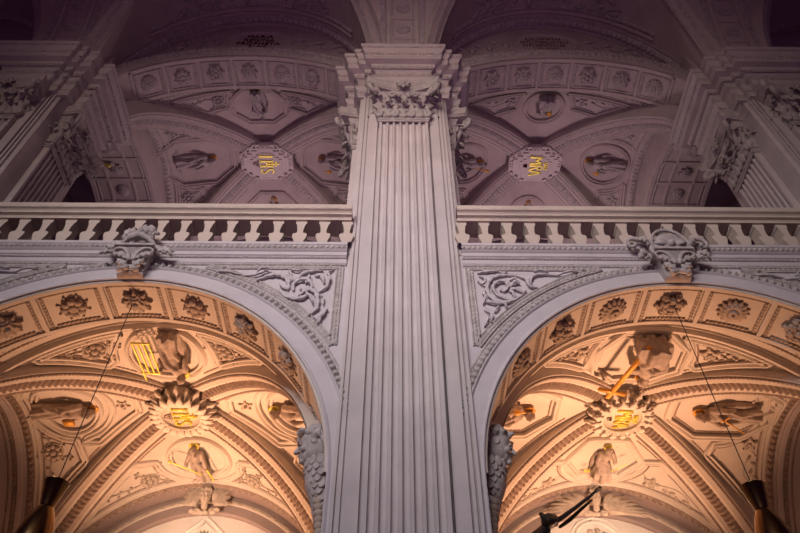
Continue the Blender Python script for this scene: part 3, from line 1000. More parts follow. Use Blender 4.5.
def bosses_letters(kind):
    """flat gilded monogram in a unit frame: text runs along +y (away from the nave), letter tops to +x"""
    g = MB(); d = MB()
    def bar(x0, y0, x1, y1, w=.055, mb=g):
        A, C = Vector((x0, y0, 0)), Vector((x1, y1, 0)); e = (C - A).normalized(); s = Vector((-e.y, e.x, 0)) * w / 2
        vs = [A + s, A - s, C - s, C + s]
        mb.add([tuple(v) for v in vs] + [(v.x, v.y, .05) for v in vs], [(4, 5, 6, 7), (0, 1, 5, 4), (1, 2, 6, 5), (2, 3, 7, 6), (3, 0, 4, 7)])
    if kind == 'IHS':
        bar(-.22, -.34, .26, -.34, .07)
        for x in (-.22, .26): bar(x, -.40, x, -.28, .035)
        for y in (-.12, .10): bar(-.22, y, .26, y, .06)
        for y in (-.12, .10):
            for x in (-.22, .26): bar(x, y - .06, x, y + .06, .035)
        bar(.02, -.12, .02, .10, .05)
        bar(.02, 0, .52, -.01, .045); bar(.38, -.12, .38, .11, .045)         # cross standing on the H
        P = [(.20, .42), (.26, .36), (.26, .29), (.20, .245), (.1, .25), (.03, .30), (-.03, .38), (-.1, .42), (-.18, .41), (-.22, .35), (-.21, .28), (-.15, .24)]
        for a, c in zip(P, P[1:]): bar(a[0], a[1], c[0], c[1], .055)
        for y in (-.16, 0, .16): bar(-.52, .0, -.28, y * .8, .035, d)
        bar(-.30, -.16, -.30, .16, .03, d)
    else:
        bar(-.24, -.40, .26, -.36, .06); bar(.26, -.36, -.02, -.25, .05); bar(-.02, -.25, .26, -.13, .05); bar(.26, -.13, -.24, -.10, .06)
        bar(-.24, -.02, .26, .0, .06); P = [(.26, 0), (.26, .12), (.18, .18), (.08, .14), (.05, .0)]
        for a, c in zip(P, P[1:]): bar(a[0], a[1], c[0], c[1], .05)
        bar(.05, .06, -.24, .18, .05)
        bar(-.24, .20, .26, .32, .055); bar(.26, .32, -.24, .43, .055); bar(-.06, .24, -.06, .40, .045)
        # small crown and heart
        bar(.36, -.14, .36, .16, .05); [bar(.36, y, .48, y * 1.15, .04) for y in (-.12, -.04, .05, .14)]
        bar(-.34, .0, -.48, .0, .10, d); bar(-.34, -.06, -.42, .0, .06, d); bar(-.34, .06, -.42, .0, .06, d)
    return g, d

def sunburst_boss(cx, cy, z, kind, label):
    L = (cx, cy, z); t = thing('vault_boss', label, 'vault boss', L, 'vault bosses of the aisle')
    T = lambda x, y, h: (cx + x, cy + y, z - h)
    def put(name, mb, mt, par=t):
        w = MB(); w.merge(mb, T); return obj(name, w, mt, par, L)
    m = MB(); lathe(m, [(.0, .05), (.50, .05), (.50, .09), (.52, .12), (.56, .13), (.60, .10), (.62, .0), (.66, -.1), (.80, -.34), (.0, -.36)], 48); put('disc', m, M['vault'])
    n = 20 if kind == 'IHS' else 16
    for name, r0, r1, w, h0, drop, off in (('outer_petals', .52, 1.0, .12, -.06, -.10, 0), ('inner_petals', .50, .86, .10, .06, .02, .5)):
        m = MB()
        for k in range(n):
            a = 2 * PI * (k + off) / n; e = Vector((cos(a), sin(a), 0)); sd = Vector((-sin(a), cos(a), 0))
            ln = r1 * (1 if (k % 2 or name == 'inner_petals') else .92)
            sp = [e * (r0 + (ln - r0) * u) + Vector((0, 0, h0 + .09 * sin(PI * u) + (drop) * u)) for u in (0, .25, .5, .75, 1)]
            leaf(m, sp, sd, Vector((0, 0, 1)), w * (1.0 if kind == 'IHS' else 1.25), .8 if kind == 'IHS' else 2.5, .28, .03, 8, .1 if kind == 'IHS' else .3)
        put(name, m, M['vault'])
    g, d = bosses_letters(kind)
    g.v = [(x * .86, y * .86, h + .05) for x, y, h in g.v]; d.v = [(x * .86, y * .86, h + .05) for x, y, h in d.v]
    put('monogram', g, M['gold']); put('nails' if kind == 'IHS' else 'heart', d, M['ornd'])

def stepped_boss(cx, cy, z, kind, label):
    L = (cx, cy, z); t = thing('vault_boss', label, 'vault boss', L, 'vault bosses of the gallery')
    T = lambda x, y, h: (cx + x * 1.12, cy + y * 1.12, z - h)
    def put(name, mb, mt):
        w = MB(); w.merge(mb, T); return obj(name, w, mt, t, L, False)
    def cross(sx, sy, h0, h1, m):
        q = [(1.0, -.38), (1.0, .38), (.82, .38), (.82, .58), (.60, .58), (.60, .80), (.36, .80), (.36, 1.0)]
        pl = q + [(-x, y) for x, y in q[1:][::-1]]
        pl = [(x, y) for x, y in q[1:]] + [(-x, y) for x, y in q[1:][::-1]] + [(-x, -y) for x, y in q[1:]] + [(x, -y) for x, y in q[1:][::-1]]
        n = len(pl); m.add([(x * sx, y * sy, h0) for x, y in pl] + [(x * sx, y * sy, h1) for x, y in pl], [tuple(range(n, 2 * n))] + [(i, (i + 1) % n, n + (i + 1) % n, n + i) for i in range(n)])
    m = MB(); cross(1.02, .78, -.30, .0, m); put('back_plate', m, M['pale'])
    m = MB(); cross(.88, .66, .0, .06, m); put('stepped_plate', m, M['pale'])
    m = MB(); cross(.62, .46, .06, .10, m); put('monogram_field', m, M['pale'])
    for sx in (-1, 1):
        for sy in (-1, 1):
            f = MB()
            for a, c in ((.92, .40), (.72, .58), (.50, .72)):
                ellipsoid(f, (sx * a, sy * c * .98, .02), (.06, .055, .05), 8, 5); ellipsoid(f, (sx * (a + .07), sy * (c - .09), -.03), (.06, .06, .05), 8, 5); ellipsoid(f, (sx * (a - .05), sy * (c + .03), -.02), (.06, .06, .05), 8, 5)
            w = MB(); w.merge(f, T); obj('foliate_corner', w, M['pale'], t, L)
    for s in (-1, 1):
        for q in (0, 1):
            f = MB()
            for k in (-1, 0, 1): ellipsoid(f, ((s * .93, k * .12, .0), (k * .14, s * .70, .0))[q], (.07, .07, .06), 8, 5)
            w = MB(); w.merge(f, T); obj('foliate_edge', w, M['pale'], t, L)
    g, d = bosses_letters(kind)
    g.v = [(x * 1.0, y * 1.0, h + .10) for x, y, h in g.v]; d.v = [(x, y, h + .10) for x, y, h in d.v]
    put('monogram', g, M['gold']); put('nails' if kind == 'IHS' else 'heart', d, M['ornd'] if kind == 'IHS' else M['red'])

# ------------------------------------------------------------------ aisle vaults (below)
CY, VC, VA, VZ, VH = 15.12, 3.88, 4.6, 6.3, 5.36
def wall_bands(S, m, dm, gal=False):
    """leaf moulding and bead rows following the wall arch at the outer end of a severy"""
    us = [S.W * sin(t) for t in lin(-1.45, 1.45, 110)]
    P = S.path_uv([(u, S.L - .14) for u in us]); P2 = resample(P, ST)
    sweep(m, P, bandprof(-.14, .14, .05)); sweep(dm, P2, leafprof(.11, .11, .20, 0, .04))
    P3 = resample(S.path_uv([(u, S.L - .36) for u in us]), ST); sweep(dm, P3, beadprof(.034, .10))
SEV = ((0, -1, 'front'), (0, 1, 'back'), (-1, 0, 'left'), (1, 0, 'right'))
LOW = {
 ('IHS', 'front'): ('circle', 'round medallion of a saint holding a gilded gridiron, just above the IHS sunburst boss', 1, (-.28, .12, .4), (.25, .1, .35), .15, False, 'gridiron', False),
 ('IHS', 'back'):  ('circle', 'round medallion of a haloed saint with a slanting gilded staff, over the cherub lunette', 2, (-.38, .15, .35), (.3, -.1, .3), -.1, False, 'staff', True),
 ('IHS', 'left'):  ('oval', 'oval medallion of a saint lying sideways, crossed by the lamp cable, IHS bay', 3, (-.22, .0, .36), (.28, .1, .3), .1, False, 'book', True),
 ('IHS', 'right'): ('oval', 'oval medallion of a saint half hidden behind the stone bust, IHS bay', 4, (-.2, .2, .35), (.25, .0, .3), -.1, False, None, False),
 ('MRA', 'front'): ('octagon', 'octagonal medallion of a saint with a large tilted gilded cross above the MRA boss', 5, (-.30, .0, .4), (.26, .15, .3), .1, True, 'cross', True),
 ('MRA', 'back'):  ('hexagon', 'hexagonal medallion of a seated saint with a spear below the MRA sunburst boss', 6, (-.25, -.05, .35), (.35, .0, .3), .15, True, 'spear', False),
 ('MRA', 'right'): ('octagonv', 'octagonal medallion of a saint with a sword, crossed by the lamp cable, MRA bay', 7, (-.25, .1, .35), (.3, .1, .3), -.15, False, 'sword', True),
 ('MRA', 'left'):  ('octagonv', 'octagonal medallion of a saint half hidden behind the stone bust, MRA bay', 8, (-.2, .1, .35), (.25, .2, .3), .1, False, 'flask', False),
}
SIDE = {'front': 'on the nave side', 'back': 'on the lunette side', 'left': '', 'right': ''}
for sx in BAYS:
    cx = sx * B; nm = INL[sx]
    struct('ceiling_aisle', vault_mesh(cx, CY, VA, VC, VZ, VH, .1), M['vault'], True, 30)
    m, dm = MB(), MB()
    for ax in (-1, 1):
        for ay in (-1, 1): rib(m, dm, rib_path(cx, CY, VA, VC, VZ, VH, .1, ax, ay, .55))
    for dx, dy, which in SEV:
        L_, W_ = (VC, VA) if dx == 0 else (VA, VC)
        S = Surf(cx, CY, dx, dy, L_, W_, VZ, VH, .1)
        wall_bands(S, m, dm)
        if which == 'front':
            us = [S.W * sin(t) for t in lin(-1.3, 1.3, 100)]
            P = S.path_uv([(u, S.L - .72) for u in us]); sweep(m, P, [(-.13, -.02), (-.12, .05), (-.05, .06), (-.02, .13), (.05, .14), (.09, .05), (.14, .04), (.15, -.02)]); sweep(dm, resample(P, ST), beadprof(.03, .09, -.09, .05))
        # dotted rows along the groin ribs
        for s in (-1, 1):
            k = W_ / L_; P = S.path_uv([(s * (v * k - .56 * sqrt(1 + k * k)), v) for v in lin(1.4, L_ - .25, 50)])
            sweep(dm, resample(P, ST), beadprof(.03, .11))
        inner = 'pilaster' if (dx == -sx) else 'outer'
        sh, lab, seed, hl, hr, lean, seated, at, bd = LOW[(nm, which)]
        vm, r = (2.48, 1.04) if dx == 0 else (3.14, .93 if nm == 'IHS' else .95)
        if which == 'front': vm, r = 2.14, 1.0
        if (nm, which) == ('MRA', 'right'): vm = 2.86
        if which == 'back': vm, r = (2.4, .95) if nm == 'IHS' else (2.28, .95)
        letters = [(-.85, .45, 4, 0), (.35, .45, 5, 0)] if dx == 0 else [(.45, .15, 6, .1)]
        medallion(S, vm, r, sh, lab, 'saint medallions of the aisle vaults', seed, hl, hr, lean, seated, at, bd, M['vault'], M['orn'], M['gold'] if at in ('gridiron', 'staff', 'spear', None) else M['golddull'], letters, fs=1.12)
        if dx == 0:
            side_nm = {'front': 'nave side', 'back': 'lunette side'}[which]
            wh = lambda s, sn=side_nm: f'triangular flower panel on the {sn} of the {nm} bay vault, {"toward the central pilaster" if s == -sx else "toward the outer edge"}'
        else:
            sd = 'central pilaster' if dx == -sx else 'outer edge'
            wh = lambda s, sd=sd: f'triangular flower panel of the {nm} bay by the {sd}, {"lunette" if s > 0 else "nave"} corner'
        tri_panels(S, vm, r, None, M['vault'], M['orn'], 'bowl' if nm == 'IHS' else 'vine', wh, 'flower panels of the aisle vaults', 20 + seed, endgap=.92 if which == 'front' else .34)
        if dx != 0 and nm == 'IHS':
            near_panel(S, vm, r, M['vault'], M['orn'], f'small triangular rosette panel by the {nm} sunburst boss, {"pilaster" if dx == -sx else "outer"} side', 'flower panels of the aisle vaults', 40 + seed)
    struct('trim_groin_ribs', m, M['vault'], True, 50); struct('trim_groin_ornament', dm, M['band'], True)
    # broad cross arch between this aisle bay and its neighbours
    for s in (-1, 1):
        mm = MB(); x0 = cx + s * VA; x1 = cx + s * (B + .05)
        pr = [(CY + VC, FLOOR)] + [(CY + VC * .985 * cos(t), VZ + (VH - .08) * sin(t)) for t in lin(0, PI, 60)] + [(CY - VC, FLOOR)]
        grid(mm, [[(x, y, z) for x in (x0 - s * .05, x1)] for y, z in pr])
        if s == sx: mm.add([(x1, y, z) for y, z in pr], [tuple(range(len(pr)))])
        def cap_(x, t):
            p = Vector((x, CY + VC * .985 * cos(t), VZ + (VH - .08) * sin(t))); return (p, Vector((1, 0, 0)), Vector((0, -cos(t) / VC, -sin(t) / VH)).normalized())
        for q in (.12, 1.0): sweep(mm, [cap_(x0 + s * q, t) for t in lin(.1, PI - .1, 70)], bandprof(-.08, .08, .06))
        struct('trim_aisle_arch', mm, M['gal'], True, 40)
        mm = MB(); sweep(mm, resample([cap_(x0 + s * .30, t) for t in lin(.1, PI - .1, 70)], .026), leafprof(.07, .06, .16)); sweep(mm, resample([cap_(x0 + s * .48, t) for t in lin(.1, PI - .1, 70)], .026), beadprof(.034, .1))
        struct('trim_aisle_arch_ornament', mm, M['band'], True)
    sunburst_boss(cx, CY, 11.42, nm, 'sunburst vault boss with gilded IHS monogram' if nm == 'IHS' else 'sunburst vault boss with gilded MRA monogram and crown')
# ------------------------------------------------------------------ lunette walls behind the aisle vaults
YL = CY + VC
def ell(cx, t, w, h, z): return cx + w * cos(t), z + h * sin(t)
TL = lin(.0, PI, 80)
def frameless(cx, y, w, h, z, r=0.):
    return [(Vector((cx + (w + r) * cos(t), y, z + (h + r) * sin(t))), Vector((cos(t), 0, sin(t))), Vector((0, -1, 0))) for t in TL]
for sx in BAYS:
    cx = sx * B; nm = INL[sx]
    m = MB()      # reveal and broad fascia arch
    grid(m, [[(cx + (VA - k) * cos(t), y, VZ - .02 + (VH - k) * sin(t)) for k, y in ((0., YL - .05), (.0, YL + .5), (.54, YL + .5), (.58, YL + .55), (.58, YL + .7))] for t in TL])
    struct('wall_lunette_arch', m, M['fascia'], True, 35)
    m = MB(); dm = MB()
    P = frameless(cx, YL + .5, VA - .22, VH - .22, VZ)
    sweep(m, P, bandprof(-.07, .07, .05)); sweep(dm, resample(P, ST), leafprof(.05, .04, .24, 0, .045))
    struct('trim_lunette', m, M['vault'], True, 40); struct('trim_lunette_ornament', dm, M['orn'], True)
    m = MB(); rows = [[(cx, YL + .68, VZ)] * len(TL), [(cx + (VA - .52) * cos(t), YL + .68, VZ + (VH - .52) * sin(t)) for t in TL]]
    grid(m, rows); box(m, cx - B, cx + B, YL + .66, YL + .86, FLOOR, VZ); struct('wall_lunette', m, M['white'])
    # ornament on the white lunette
    zc = VZ + VH - 1.38; L = (cx, YL + .68, zc)
    if nm == 'IHS':
        t = thing('lunette_ornament', 'diamond stucco frame with shell on the white lunette wall, IHS bay', 'stucco ornament', L)
        dpts = [(-.80, 0), (0, .72), (.80, 0), (0, -.72)]
        dpts = [(dpts[i][0] + (dpts[(i + 1) % 4][0] - dpts[i][0]) * k / 6, dpts[i][1] + (dpts[(i + 1) % 4][1] - dpts[i][1]) * k / 6) for i in range(4) for k in range(6)]
    else:
        t = thing('lunette_ornament', 'round stucco rosette frame on the white lunette wall, MRA bay', 'stucco ornament', L)
        dpts = [(.66 * cos(2 * PI * k / 48), .62 * sin(2 * PI * k / 48)) for k in range(48)]
    P = []
    for i in range(len(dpts) + 1):
        a = dpts[i % len(dpts)]; c = dpts[(i + 1) % len(dpts)]; e = Vector((c[0] - a[0], 0, c[1] - a[1])).normalized(); nn = Vector((0, -1, 0))
        P.append((Vector((cx + a[0], YL + .68, zc + a[1])), nn.cross(e).normalized(), nn))
    m = MB(); sweep(m, P, toreprof(.06, .07)); sweep(m, P, [(-.16, 0), (-.15, .04), (-.12, .04), (-.11, 0)]); obj('frame', m, M['white'], t, L)
    m = MB(); f = MB()
    if nm == 'IHS':
        for k in range(9): flatleaf(f, 0, -.05, PI * (k + .5) / 9, .36, .08, 0, 1, 0, .2)
        for s in (-1, 1): scroll(f, 0, -.1, PI / 2 + s * 1.9, .5, .04, .02, s * .7, 16)
    else: flower(f, 0, 0, .42, 9)
    m.merge(f, lambda x, y, z: (cx + x, YL + .68 - z, zc + y)); obj('rosette', m, M['orn'], t, L)

# ------------------------------------------------------------------ faces
def head(m, c, s, hair_seed, curls=26, R3=None, long=False):
    """a head of height about 2.6*s looking along -y; R3 rotates it"""
    w = MB()
    def sk(d):
        k = 1.
        if d.y < 0:
            k -= .10 * max(0, -d.y) * (1 if abs(d.z) < .35 else .3)       # flattened face
            k -= .10 * math.exp(-((d.z - .12) / .13) ** 2) * (-d.y)       # eye line
        return k
    ellipsoid(w, (0, 0, 0), (.80, .98, 1.22), 24, 18, sk)
    ellipsoid(w, (0, -.60, -.50), (.46, .36, .52), 14, 10)              # jaw
    ellipsoid(w, (0, -.94, -.88), (.22, .18, .18), 10, 7)               # chin
    tube(w, [(0, -.90, .25), (0, -1.08, .0), (0, -1.22, -.18)], [.10, .12, .16], 8)   # nose
    for q in (-1, 1):
        ellipsoid(w, (q * .12, -1.0, -.2), (.09, .1, .08), 6, 5)
        ellipsoid(w, (q * .32, -.84, .12), (.16, .09, .085), 10, 6)     # eyeballs
        tube(w, [(q * .10, -.98, .28), (q * .33, -.98, .36), (q * .58, -.80, .27)], [.08, .10, .06], 6)   # brows
        ellipsoid(w, (q * .42, -.72, -.28), (.26, .22, .24), 8, 6)      # cheeks
        ellipsoid(w, (q * .82, -.02, -.02), (.08, .2, .26), 8, 6)       # ears
    tube(w, [(-.24, -.90, -.47), (0, -1.08, -.44), (.24, -.90, -.47)], [.06, .10, .06], 6)  # lips
    tube(w, [(-.18, -.92, -.63), (0, -1.04, -.64), (.18, -.92, -.63)], [.06, .09, .06], 6)
    r = random.Random(hair_seed)
    for k in range(curls):
        a = r.uniform(0, 2 * PI); e = r.uniform(.05, PI / 2)
        d = Vector((cos(a) * cos(e), sin(a) * cos(e), sin(e) * 1.2))
        if d.y < -.45 and d.z < .72: d.z = .85
        p = Vector((d.x * .85, d.y * .95 + .1, d.z * 1.05 + .12))
        rr = r.uniform(.17, .26); q = []
        ax = Vector((r.uniform(-1, 1), r.uniform(-1, 1), r.uniform(-1, 1))).normalized(); b1 = ax.orthogonal().normalized(); b2 = ax.cross(b1)
        for i in range(12):
            t = i / 11 * 1.6 * 2 * PI; q.append(p + (b1 * cos(t) + b2 * sin(t)) * rr * (1 - i / 16))
        tube(w, q, [.105] * 8 + [.08] * 4, 6)
        ellipsoid(w, p * .94, (rr, rr, rr), 7, 5)
    if long:
        for q in (-1, 1):
            for j in range(4):
                tube(w, [(q * .62, .45 + .13 * j, .5), (q * (.82 - .06 * j), .62 + .16 * j, -.2), (q * (.62 + .1 * (j % 2)), .72 + .16 * j, -.9), (q * .8, .55 + .14 * j, -1.5 - .1 * j)], [.17, .2, .17, .1], 8)
    tube(w, [(0, .1, -.8), (0, .15, -1.6)], [.46, .52], 12)
    R3 = R3 or Matrix.Identity(3)
    m.merge(w, lambda x, y, z: tuple(Vector(c) + R3 @ Vector((x, y, z)) * s))

# winged cherub heads over the lunettes
def wing(m, q, big):
    for row, (n, ln, w) in enumerate(((7, .95 * big, .11), (6, .65 * big, .10), (5, .4 * big, .09))):
        for k in range(n):
            a = PI / 2 - q * (.35 + (1.55 if big < 1.2 else 1.25) * k / (n - 1) - .2)
            x0 = q * (.22 + .02 * k); y0 = -.05 - .035 * k
            flatleaf(m, x0, y0, a, ln * (1 - .04 * k), w, q * -.35, .5, .02 + .05 * row, .12)
for sx in BAYS:
    cx = sx * B; nm = INL[sx]; big = 1.0 if nm == 'IHS' else 1.35
    L = (cx, YL + .08, VZ + VH - .36)
    t = thing('cherub_head', 'winged cherub head with spread wings at the top of the lunette, IHS bay' if nm == 'IHS' else 'winged cherub head with drooping broad wings at the top of the lunette, MRA bay', 'cherub', L, 'cherub heads over the lunettes')
    hm = MB(); head(hm, (0, -.14, 0), .20, 5 + sx, 26, Matrix.Rotation(.35, 3, 'X'))
    me = remesh(hm, .022, 1); w = MB(); w.v = [(v.co.x + L[0], v.co.y + L[1], v.co.z + L[2]) for v in me.vertices]; w.f = [tuple(p.vertices) for p in me.polygons]
    obj('head', w, M['orn'], t, L)
    for q in (-1, 1):
        wm = MB(); wing(wm, q, big)
        if nm == 'IHS': wm.v = [(x * .62 + q * .06, y * 1.0 + abs(x) * .35 - .05, z) for x, y, z in wm.v]
        if nm == 'MRA': wm.v = [(x * 1.15, y * .55 - .25 - .10 * abs(x), z) for x, y, z in wm.v]
        w = MB(); w.merge(wm, lambda x, y, z: (L[0] + x, L[1] + .12 - z, L[2] + y)); obj('wing', w, M['orn'], t, L)
    cm = MB(); r = random.Random(4)
    for k in range(12): x = r.uniform(-.45, .45); ellipsoid(cm, (L[0] + x, L[1] + .1, L[2] - .38 + .2 * x * x + r.uniform(-.05, .05)), (.1, .08, .07), 7, 5)
    obj('cloud', cm, M['orn'], t, L)

# ------------------------------------------------------------------ feathered busts on the inner jambs
for sx in BAYS:
    nm = INL[sx]; L = (sx * 1.31, 10.6, 6.0)
    t = thing('feathered_bust', f'grey stone bust with curly hair in profile on the pier, {nm} bay side', 'bust', L, 'feathered busts on the central pier')
    m = MB(); Rz = Matrix.Rotation(sx * PI / 2, 3, 'Z') @ Matrix.Rotation(.22, 3, 'X')
    head(m, (sx * 1.62, 10.55, 7.27), .29, 11 + sx, 64, Rz, True)
    me = remesh(m, .012, 1, .4); w = MB(); w.v = [tuple(v.co) for v in me.vertices]; w.f = [tuple(p.vertices) for p in me.polygons]
    obj('head', w, M['ornw'], t, L)
    m = MB()
    tube(m, [(sx * 1.45, 10.58, 6.95), (sx * 1.49, 10.58, 6.75), (sx * 1.48, 10.58, 6.5), (sx * 1.43, 10.58, 6.2), (sx * 1.38, 10.58, 5.75)], [.20, .27, .25, .18, .12], 16)
    for q in (-1, 1): ellipsoid(m, (sx * 1.44, 10.58 + q * .20, 6.78), (.14, .12, .14))
    me = remesh(m, .022, 1); w = MB(); w.v = [tuple(v.co) for v in me.vertices]; w.f = [tuple(p.vertices) for p in me.polygons]
    ch = obj('chest', w, M['ornw'], t, L)
    m = MB(); r = random.Random(2)
    for row in range(9):
        z = 6.95 - row * .105; rad = .29 - .012 * row - .004 * row * row * .5
        for k in range(7):
            a = (k + .5 * (row % 2)) / 6.5 * PI - PI / 2
            o_ = Vector((sx * cos(a), sin(a), 0)); p = Vector((sx * 1.47 - sx * .012 * row, 10.58, z)) + o_ * (rad * .88)
            sp = [p + o_ * (.015 + .025 * u) + Vector((0, 0, -.2 * u)) for u in (0, .33, .66, 1)]
            leaf(m, sp, Vector((-o_.y, o_.x, 0)), o_, .075, .5, .25, .03, 6, .02)
    obj('feathers', m, M['ornw'], ch, L)
    m = MB()
    for k in range(9):
        z = 6.25 - .11 * k
        for q in (-1, 0, 1): ellipsoid(m, (sx * (1.47 - .012 * k), 10.56 + q * .10, z), (.09, .08, .085), 8, 5)
    obj('fruit_garland', m, M['ornd'], t, L)

# ------------------------------------------------------------------ keystones
for sx in BAYS:
    cx = sx * B; nm = INL[sx]; L = (cx, 9.95, 11.1)
    t = thing('keystone', 'scrolled keystone with leafy crest under the balustrade, IHS bay arch' if nm == 'IHS' else 'scrolled keystone with shell crest under the balustrade, MRA bay arch', 'keystone', L, 'keystones of the great arches')
    m = MB()
    rows = []
    for z, w_, d in ((11.12, .26, .05), (11.13, .28, .12), (11.17, .28, .17), (11.22, .26, .16), (11.36, .28, .20), (11.6, .31, .28), (11.80, .34, .38), (11.84, .36, .40)):
        z = 11.0 + (z - 11.0) * .8; rows.append([(cx - w_, 10.02, z), (cx - w_, YW - d, z), (cx - w_ * .3, YW - d - .05, z), (cx + w_ * .3, YW - d - .05, z), (cx + w_, YW - d, z), (cx + w_, 10.02, z)])
    grid(m, rows); a = rows[0]; m.add(a, [tuple(range(6))])
    obj('console', m, M['ornw'], t, L, True, 30)
    m = MB()
    for z0, z1, w_, d in ((11.66, 11.71, .38, .44), (11.71, 11.77, .43, .50), (11.77, 11.82, .40, .46)): box(m, cx - w_, cx + w_, YW - d, 10.0, z0, z1)
    obj('cornice_block', m, M['ornw'], t, L, False)
    f = MB()
    for s in (-1, 1):
        scroll(f, s * .05, .05, PI / 2 - s * .2, .75, .06, .03, -s * .6, 20); flatleaf(f, s * .10, .1, PI / 2 - s * .8, .38, .10, -s * .9, 3)
        flatleaf(f, s * .06, -.28, PI / 2 - s * .4, .42, .12, -s * .5, 3)
        ellipsoid(f, (s * .17, -.33, .05), (.08, .07, .08), 8, 6)
    w = MB(); w.merge(f, lambda x, y, z: (cx + x, YW - .26 - .17 * (y + .4) - z * .9, 11.34 + y * .72)); obj('face_ornament', w, M['ornw'], t, L)
    f = MB(); r = random.Random(8 + sx)
    if nm == 'IHS':
        tube(f, [(-.55, .02, .1), (-.3, .22, .2), (0, .30, .25), (.3, .22, .2), (.6, -.05, .1)], [.05, .10, .12, .10, .06], 8)
        for k in range(9): flatleaf(f, -.45 + .11 * k, .15 + .12 * sin(k * .4), r.uniform(.6, 2.4), .34, .12, r.uniform(-1, 1), 3, .2, .25)
        for k in range(5): ellipsoid(f, (.05 + .09 * k, .38 + .06 * (k % 2), .28), (.10, .15, .12), 8, 6)
        for s, l in ((-1, .5), (1, .9)):
            for k in range(4): flatleaf(f, s * (.5 + l * .12 * k), -.05 - .04 * k, (0 if s > 0 else PI) + r.uniform(-.7, .5) * s, .40, .09, r.uniform(-1, 1), 3, .08, .2)
            tube(f, [(s * .5, 0, .1), (s * (.5 + l * .4), -.12, .1), (s * (.5 + l * .7), -.1, .05)], [.07, .05, .03], 7)
    else:
        for k in range(9):
            a = .25 + (PI - .5) * k / 8; flatleaf(f, cos(a) * .1, .06, a, .48, .085, 0, .5, .15, .25, .5)
        tube(f, [(cos(a) * .56, .10 + sin(a) * .56, .2) for a in lin(.0, PI, 16)], .05, 7)
        for s in (-1, 1):
            scroll(f, s * .1, .0, PI / 2 - s * 1.2, .95, .09, .05, s * -.95, 20, .12)
            scroll(f, s * .55, .2, PI / 2 - s * .9, 1.1, .08, .05, s * -.75, 20, .05)
            flatleaf(f, s * .6, .15, PI / 2 - s * .6, .42, .13, s * -.8, 3, .1, .25); flatleaf(f, s * .75, -.1, PI / 2 - s * 1.8, .45, .12, s * -.9, 3, .08, .25)
            flatleaf(f, s * .6, -.15, PI / 2 - s * 2.3, .4, .12, s * 1.0, 3, .05, .2)
        ellipsoid(f, (0, .08, .25), (.12, .10, .12))
    me_ = MB(); me_.merge(f, lambda x, y, z: (cx + x * .72, YW - .24 - z * .9, 11.84 + y * .92)); obj('crest', me_, M['ornw'], t, L)

# ------------------------------------------------------------------ rosettes
def rosette_mesh(kind):
    f = MB(); c = MB()
    if kind == 'bowl':
        for k in range(8):
            a = 2 * PI * k / 8; ellipsoid(f, (cos(a) * .20, sin(a) * .20, .05), (.105, .105, .09), 10, 7)
            tube(f, [(cos(a + .39) * .2, sin(a + .39) * .2, .03), (cos(a + .39) * .34, sin(a + .39) * .34, .03)], [.02, .015], 5); ellipsoid(f, (cos(a + .39) * .36, sin(a + .39) * .36, .03), (.035, .035, .03), 6, 4)
        lathe(c, [(0, .14), (.05, .15), (.09, .14), (.12, .10), (.13, .0)], 20)
    elif kind == 'daisy':
        for n, r0, w, z in ((15, .38, .075, .0), (13, .27, .07, .06)):
            for k in range(n):
                a = 2 * PI * k / n; flatleaf(f, cos(a) * .08, sin(a) * .08, a, r0 - .08, w, .0, .5, z, .18, .5)
        lathe(c, [(0, .12), (.04, .17), (.075, .19), (.11, .17), (.13, .1), (.13, .0)], 20)
    elif kind == 'leafy':
        for n, r0, w, z, o in ((6, .40, .15, .0, 0), (6, .30, .13, .07, .5)):
            for k in range(n):
                a = 2 * PI * (k + o) / n; flatleaf(f, cos(a) * .06, sin(a) * .06, a, r0 - .06, w, .35, 3, z, .22, .45)
        ellipsoid(c, (0, 0, .14), (.09, .09, .09), 12, 8)
    else:   # layered petals
        for n, r0, w, z, o in ((8, .38, .14, .0, 0), (8, .30, .12, .06, .5), (6, .2, .1, .12, 0)):
            for k in range(n):
                a = 2 * PI * (k + o) / n; flatleaf(f, cos(a) * .05, sin(a) * .05, a, r0 - .05, w, .1, 1, z, .2, .5)
        ellipsoid(c, (0, 0, .19), (.07, .07, .06), 12, 8)
    return f, c
ROS = {}
for kind in ('bowl', 'daisy', 'leafy', 'petal'):
    f, c = rosette_mesh(kind)
    fm = bpy.data.meshes.new('petals'); fm.from_pydata([tuple(p) for p in f.v], [], f.f); cm = bpy.data.meshes.new('flower_centre'); cm.from_pydata([tuple(p) for p in c.v], [], c.f)
    for q in (fm, cm): q.polygons.foreach_set('use_smooth', [True] * len(q.polygons)); q.materials.append(M['ornd'])
    ROS[kind] = (fm, cm)
    ROS[(kind, 'pale')] = (fm.copy(), cm.copy())
    for q in ROS[(kind, 'pale')]: q.materials.clear(); q.materials.append(M['ornw'])
def rosette(P, T, N, kind, label, group, sc=1., pale=False):
    t = thing('stucco_rosette', label, 'rosette', group=group, mw=frame_mat(P, T, N) @ Matrix.Scale(sc, 4))
    for nme, me in zip(('petals', 'flower_centre'), ROS[(kind, 'pale') if pale else kind]):
        o = bpy.data.objects.new(nme, me); COL.objects.link(o); o.parent = t
    return t
ORD = ['', 'first', 'second', 'third', 'fourth', 'fifth', 'sixth', 'seventh']
